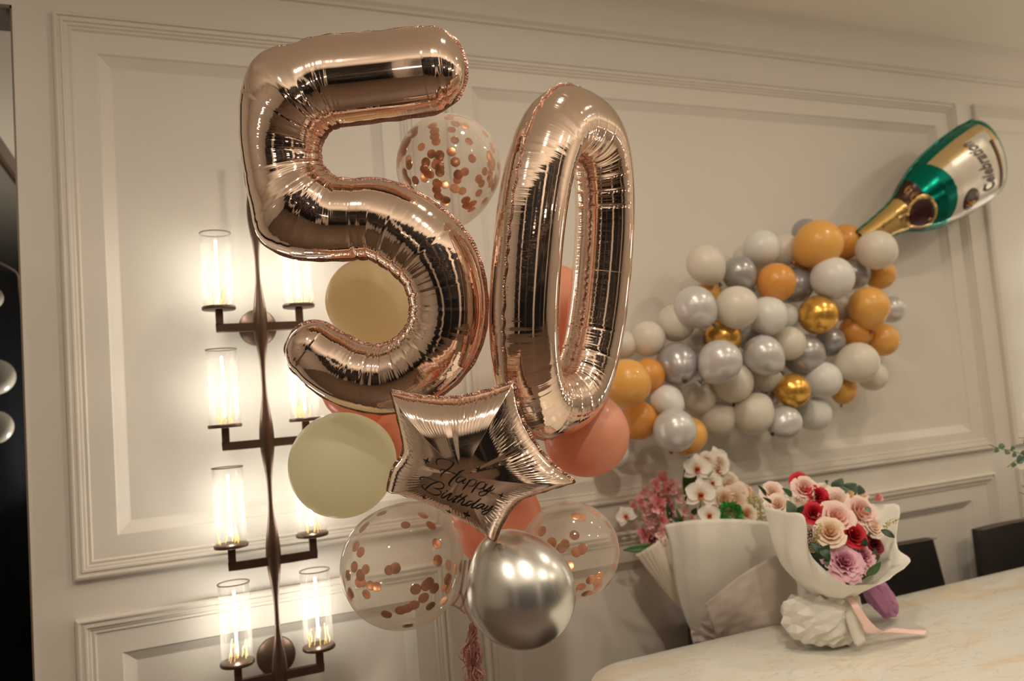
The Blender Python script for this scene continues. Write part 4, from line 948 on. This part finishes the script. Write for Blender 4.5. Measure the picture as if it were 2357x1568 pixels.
for a in ((670,165,745,75,52,2.24,'euc'),(770,185,860,120,60,2.25,'euc'),(700,190,800,165,34,2.22,'euc'),(860,210,880,130,52,2.26,'euc'),(330,225,250,155,24,2.2,'leaf'),(330,390,290,255,52,2.11,'euc'),(118,220,50,130,16,2.17,'leafd'),(165,280,92,232,15,2.16,'leafd'),
          (940,870,1060,760,34,2.0,'leaf'),(1060,500,1175,565,28,2.1,'leafd'),(930,310,978,360,22,2.1,'euc'),(520,730,640,620,46,2.03,'leafd'),(560,640,640,760,40,2.02,'leafd'),(620,120,600,95,18,2.28,'leaf'),(480,600,560,700,30,2.03,'leafd'),(370,350,430,300,26,2.14,'leafd'),(900,640,930,560,30,2.08,'leafd'),(600,740,620,800,26,2.01,'leafd'),(990,700,1010,650,25,2.05,'leafd')): L1(*a)
core = MB(); core.lathe([(0, .0), (.05, .0), (.085, .05), (.10, .10), (.085, .14), (0, .155)], 20, at(1930, 1335, 2.24), uu*.9-ff*.2); core.obj('foliage_heart', M['leafd'], B1)
for (X, Y, X2, Y2, t_) in ((1075, 480, 1195, 410, 2.16), (830, 270, 905, 240, 2.2), (560, 440, 520, 600, 2.06)):
    g = MB(); a, b = at(*c1(X, Y), t_), at(*c1(X2, Y2), t_)
    for k in range(46):
        u = rng.rand(); p = a+(b-a)*u+rng.randn(3)*.0045; g.lathe([(0, -.002), (.002, 0), (0, .002)], 5, p)
    g.tube([a, b], .001, 5); g.obj('spray', M['yellow'], B1)
st = MB()
for k in range(9): a = k*.7; st.tube([at(1917+14*math.cos(a), 1360, 2.14), at(1905+20*math.cos(a), 1460, 2.13+.02*math.sin(a))], .0025, 6)
st.obj('stems', M['stem'], B1)

_at = at
def at(x, y, t): return _at(x, y, t+.13)
# --- standing bouquet behind the table (crop coordinates x=1400+X/5.2275, y=1020+Y/5.2275)
B2 = empty('flower_bouquet', at(1690, 1560, 2.42)); tag(B2, 'standing bouquet of orchids and pink sweet peas in pale paper', 'bouquet', 'paper wrapped bouquets')
sheet([[(1530, 1208, 2.30), (1600, 1197, 2.26), (1690, 1195, 2.26), (1770, 1202, 2.30), (1812, 1215, 2.36)], [(1545, 1270, 2.31), (1610, 1262, 2.25), (1700, 1262, 2.25), (1780, 1268, 2.29), (1822, 1280, 2.34)],
       [(1556, 1350, 2.33), (1610, 1345, 2.27), (1700, 1340, 2.26), (1780, 1345, 2.30), (1822, 1360, 2.34)], [(1580, 1430, 2.35), (1625, 1430, 2.30), (1700, 1430, 2.28), (1770, 1435, 2.31), (1812, 1440, 2.34)], [(1640, 1540, 2.38), (1665, 1540, 2.34), (1700, 1540, 2.33), (1730, 1540, 2.34), (1760, 1540, 2.36)]], B2, M['paper'], 'paper_wrap', (40, 60), .009, 12, pleat=.008)
sheet([[(1462, 1278, 2.40), (1500, 1255, 2.38), (1545, 1225, 2.37), (1570, 1215, 2.37)], [(1500, 1325, 2.40), (1530, 1310, 2.37), (1555, 1290, 2.36), (1575, 1280, 2.36)], [(1545, 1378, 2.40), (1565, 1370, 2.37), (1580, 1365, 2.36), (1600, 1360, 2.36)],
       [(1592, 1428, 2.41), (1605, 1425, 2.38), (1620, 1420, 2.37), (1640, 1420, 2.37)], [(1640, 1530, 2.42), (1650, 1530, 2.40), (1660, 1530, 2.39), (1680, 1530, 2.39)]], B2, M['paper2'], 'paper_wrap', (34, 40), .008, 13, pleat=.006)
sheet([[(1500, 1255, 2.48), (1600, 1230, 2.52), (1720, 1225, 2.52), (1815, 1235, 2.48)], [(1545, 1345, 2.47), (1620, 1330, 2.50), (1720, 1330, 2.50), (1800, 1340, 2.47)], [(1640, 1530, 2.44), (1670, 1530, 2.46), (1710, 1530, 2.46), (1750, 1530, 2.44)]], B2, M['paper2'], 'paper_wrap', (26, 26), .003, 14)
sheet([[(1622, 1392, 2.24), (1690, 1335, 2.21), (1745, 1300, 2.20), (1785, 1280, 2.20), (1830, 1290, 2.24)], [(1632, 1425, 2.24), (1700, 1385, 2.20), (1760, 1350, 2.19), (1800, 1335, 2.19), (1835, 1350, 2.23)],
       [(1650, 1465, 2.25), (1710, 1450, 2.22), (1770, 1425, 2.20), (1812, 1410, 2.20), (1838, 1420, 2.24)], [(1670, 1520, 2.28), (1710, 1510, 2.25), (1770, 1500, 2.24), (1800, 1490, 2.24), (1820, 1490, 2.26)]], B2, M['mauve'], 'tissue_wrap', (30, 36), .014, 15, fq=1.6)
sheet([[(1586, 1420, 2.36), (1640, 1400, 2.31), (1700, 1390, 2.29)], [(1590, 1460, 2.35), (1650, 1440, 2.28), (1720, 1430, 2.27)], [(1606, 1500, 2.36), (1660, 1500, 2.29), (1730, 1490, 2.28)]], B2, M['mauve'], 'tissue_wrap', (10, 12), .007, 16, facet=True)
c2 = lambda X, Y: (1400+X/5.2275, 1020+Y/5.2275)
dn2 = lambda dx=0, dy=0: -ff*.9+uu*(.35+dy)+rr*dx
fl2 = [('sweet','sweet',650,455,26,2.46,0),('sweet','sweetl',450,595,21,2.48,-.3),('sweet','sweet',600,720,24,2.42,0),('sweet','sweetl',840,610,22,2.44,.2),('sweet','sweet',300,770,14,2.48,-.4),('sweet','sweetl',430,800,18,2.45,-.2),('sweet','sweet',645,815,18,2.42,0),
       ('sweet','sweetl',490,950,19,2.44,-.2),('sweet','sweet',650,935,19,2.41,0),('sweet','sweetl',790,870,17,2.41,.1),('sweet','sweetl',930,820,17,2.40,.2),('sweet','sweet',470,1140,20,2.44,-.3),('sweet','dred',555,1170,15,2.43,-.2),('sweet','sweetl',655,1060,20,2.40,0),('sweet','sweetl',660,1180,22,2.39,0),('sweet','sweetl',1000,915,14,2.38,.1),
       ('orchid','orchid',1070,310,31,2.44,0),('orchid','orchid',1310,190,26,2.48,.3),('orchid','orchid',1110,620,34,2.38,0),('orchid','orchid',1310,330,24,2.46,.2),('orchid','orchid',1215,870,26,2.35,0),('orchid','orchid',215,880,22,2.46,-.4),('orchid','orchid',1250,480,24,2.44,.1),('orchid','orchid',1380,430,22,2.5,.1),
       ('rose','cream',1440,560,28,2.46,0),('rose','cream',1490,700,30,2.42,0),('rose','blush',1560,620,22,2.44,.1),('rose','cream',1390,690,24,2.41,0),('carnation','green',1470,855,27,2.36,0),('rose','peach',1640,600,17,2.47,.1),('rose','cream',1660,860,20,2.38,.1)]
nm2 = {'sweet': 'sweet_pea', 'orchid': 'orchid_bloom', 'rose': 'rose', 'carnation': 'carnation'}
for k in range(16):
    X, Y = [(560,520),(520,650),(700,560),(560,790),(380,720),(560,880),(720,760),(540,1040),(590,1100),(700,690),(430,1080),(760,520),(600,620),(480,860),(860,900),(620,980)][k]
    fl2.append(('sweet', ['sweet', 'sweetl'][k % 2], X, Y, 17+k % 4*2, 2.45, rng.randn()*.3))
for X, Y, r in ((1330,260,20),(1180,230,20),(1400,520,24),(1350,640,24),(1480,620,26),(1560,720,24),(1450,460,18),(1540,560,18),(1600,780,22),(1380,780,24)): fl2.append(('rose', 'white', X, Y, r, 2.47, 0))
for kd_, cl_, X, Y, r, t_, dx in fl2: flower(kd_, cl_, at(*c2(X, Y), t_), r*1.22*t_/F, dn2(dx), B2, nm2[kd_], spin=(rng.randn()*.25 if kd_ == 'orchid' else None))
def L2(xa, ya, xb, yb, wd, t_, m, bend=.08): leaf(at(*c2(xa, ya), t_), at(*c2(xb, yb), t_-.01), wd*t_/F/5.2275, B2, m, bend)
for a in ((960,680,972,170,92,2.50,'leaf'),(590,1245,178,1290,50,2.42,'leaf'),(880,960,810,780,26,2.40,'leaf'),(760,960,700,720,40,2.42,'leafd'),(930,700,1040,560,50,2.46,'leafd'),(900,960,760,900,40,2.39,'leafd'),(1330,700,1240,600,60,2.42,'leafd'),(1150,840,1090,760,42,2.38,'leaf'),(1560,690,1500,640,26,2.44,'leafd'),(760,1160,700,1090,30,2.38,'leafd'),(1010,860,1060,780,40,2.39,'leafd')): L2(*a)
g = MB()
for (xa, ya, xb, yb) in ((1200, 405, 1260, 335), (1280, 670, 1350, 570), (350, 890, 430, 935), (840, 960, 780, 700), (900, 940, 850, 760), (1110, 900, 1110, 640), (1290, 900, 1330, 560), (640, 1180, 600, 760)): g.tube([at(*c2(xa, ya), 2.42), at(*c2(xb, yb), 2.43)], .0022, 6)
for k in range(12): a = k*.55; g.tube([at(1640+60*math.cos(a), 1200, 2.42), at(1690+12*math.cos(a), 1560, 2.42)], .0025, 6)
g.obj('stems', M['stem'], B2)
for (X, Y, X2, Y2, t_) in ((1750, 930, 1690, 640, 2.42), (1850, 930, 1800, 640, 2.41), (1780, 930, 1745, 600, 2.43), (1700, 800, 1660, 700, 2.42)):
    g = MB(); a, b = at(*c2(X, Y), t_), at(*c2(X2, Y2), t_)
    for k in range(70):
        u = rng.rand(); p = a+(b-a)*u+rng.randn(3)*.0065; g.lathe([(0, -.0026), (.0026, 0), (0, .0026)], 5, p)
    g.tube([a, b], .0012, 5); g.obj('spray', M['yellow'], B2)
leaf(at(1692, 1472, 2.27), at(1716, 1452, 2.27), .008, B2, 'leaf')

at = _at
# --- purple paper cone
pc = empty('paper_cone', at(2040, 1420, 2.30)); tag(pc, 'purple foil paper cone leaning on the table right of the round bouquet', 'wrapping')
sheet([[(1975, 1345, 2.26), (2000, 1330, 2.22), (2036, 1340, 2.24), (2034, 1350, 2.32), (2000, 1345, 2.34)], [(1995, 1378, 2.26), (2020, 1372, 2.22), (2058, 1372, 2.24), (2050, 1375, 2.31), (2015, 1380, 2.33)],
       [(2012, 1402, 2.27), (2035, 1402, 2.235), (2070, 1400, 2.26), (2062, 1398, 2.31), (2030, 1402, 2.33)], [(2026, 1416, 2.28), (2044, 1424, 2.27), (2066, 1414, 2.28), (2060, 1412, 2.31), (2038, 1414, 2.31)]], pc, M['purple'], 'cone_sheet', (9, 14), .004, 21, closed=True, facet=True)
sheet([[(1985, 1345, 2.215), (2010, 1340, 2.21)], [(2015, 1385, 2.21), (2040, 1375, 2.21)], [(2036, 1415, 2.235), (2062, 1400, 2.24)]], pc, M['purple'], 'fold', (14, 8), .003, 22)

# --- eucalyptus in a vase beyond the right edge
def eucalyptus():
    base, _ = onY(2560, 1150, -.75); vz = .75
    root = empty('vase_of_eucalyptus', (base[0], base[1], vz)); tag(root, 'eucalyptus sprigs reaching in at the right edge from a vase on the table', 'plant')
    g = MB(); g.lathe([(0, 0), (.05, 0), (.06, .02), (.065, .08), (.045, .16), (.035, .19), (.038, .20), (.030, .19), (.038, .15), (.055, .08), (.05, .01), (0, .008)], 32, (base[0], base[1], vz)); g.obj('vase', M['white'], root)
    Y = -.75
    top = np.array([base[0], base[1], vz+.19])
    def sprig(pts, lr, n, start=.35):
        P = [top]+[onY(x, y, Y)[0] for x, y in pts]; q, _ = catmull(P, 40); s = MB(); s.tube(q, .0016, 6); s.obj('stem', M['stem'], root)
        for k in range(n):
            i = int(39*(start+(1-start)*k/n)); sd = 1 if k % 2 else -1; T = q[min(39, i+1)]-q[i]; T /= np.linalg.norm(T); sdv = np.cross(T, ff); sdv /= np.linalg.norm(sdv)
            a = q[i]; d = sdv*sd*.8+T*.35+rng.randn(3)*.25; leaf(a, a+d/np.linalg.norm(d)*lr*(1.1-.4*k/n), lr*.42, root, 'euc', .1, -ff+rng.randn(3)*.4)
    sprig([(2420, 1085), (2350, 1045), (2300, 1032), (2278, 1024)], .023, 16, .45)
    sprig([(2430, 1100), (2370, 1062), (2340, 1060), (2320, 1075)], .024, 12, .5)
    sprig([(2430, 1040), (2380, 1012), (2345, 1008)], .024, 10, .5)
    sprig([(2440, 1160), (2390, 1140), (2352, 1118)], .010, 8, .55)
    sprig([(2440, 1170), (2390, 1150), (2348, 1134)], .010, 8, .55)
eucalyptus()
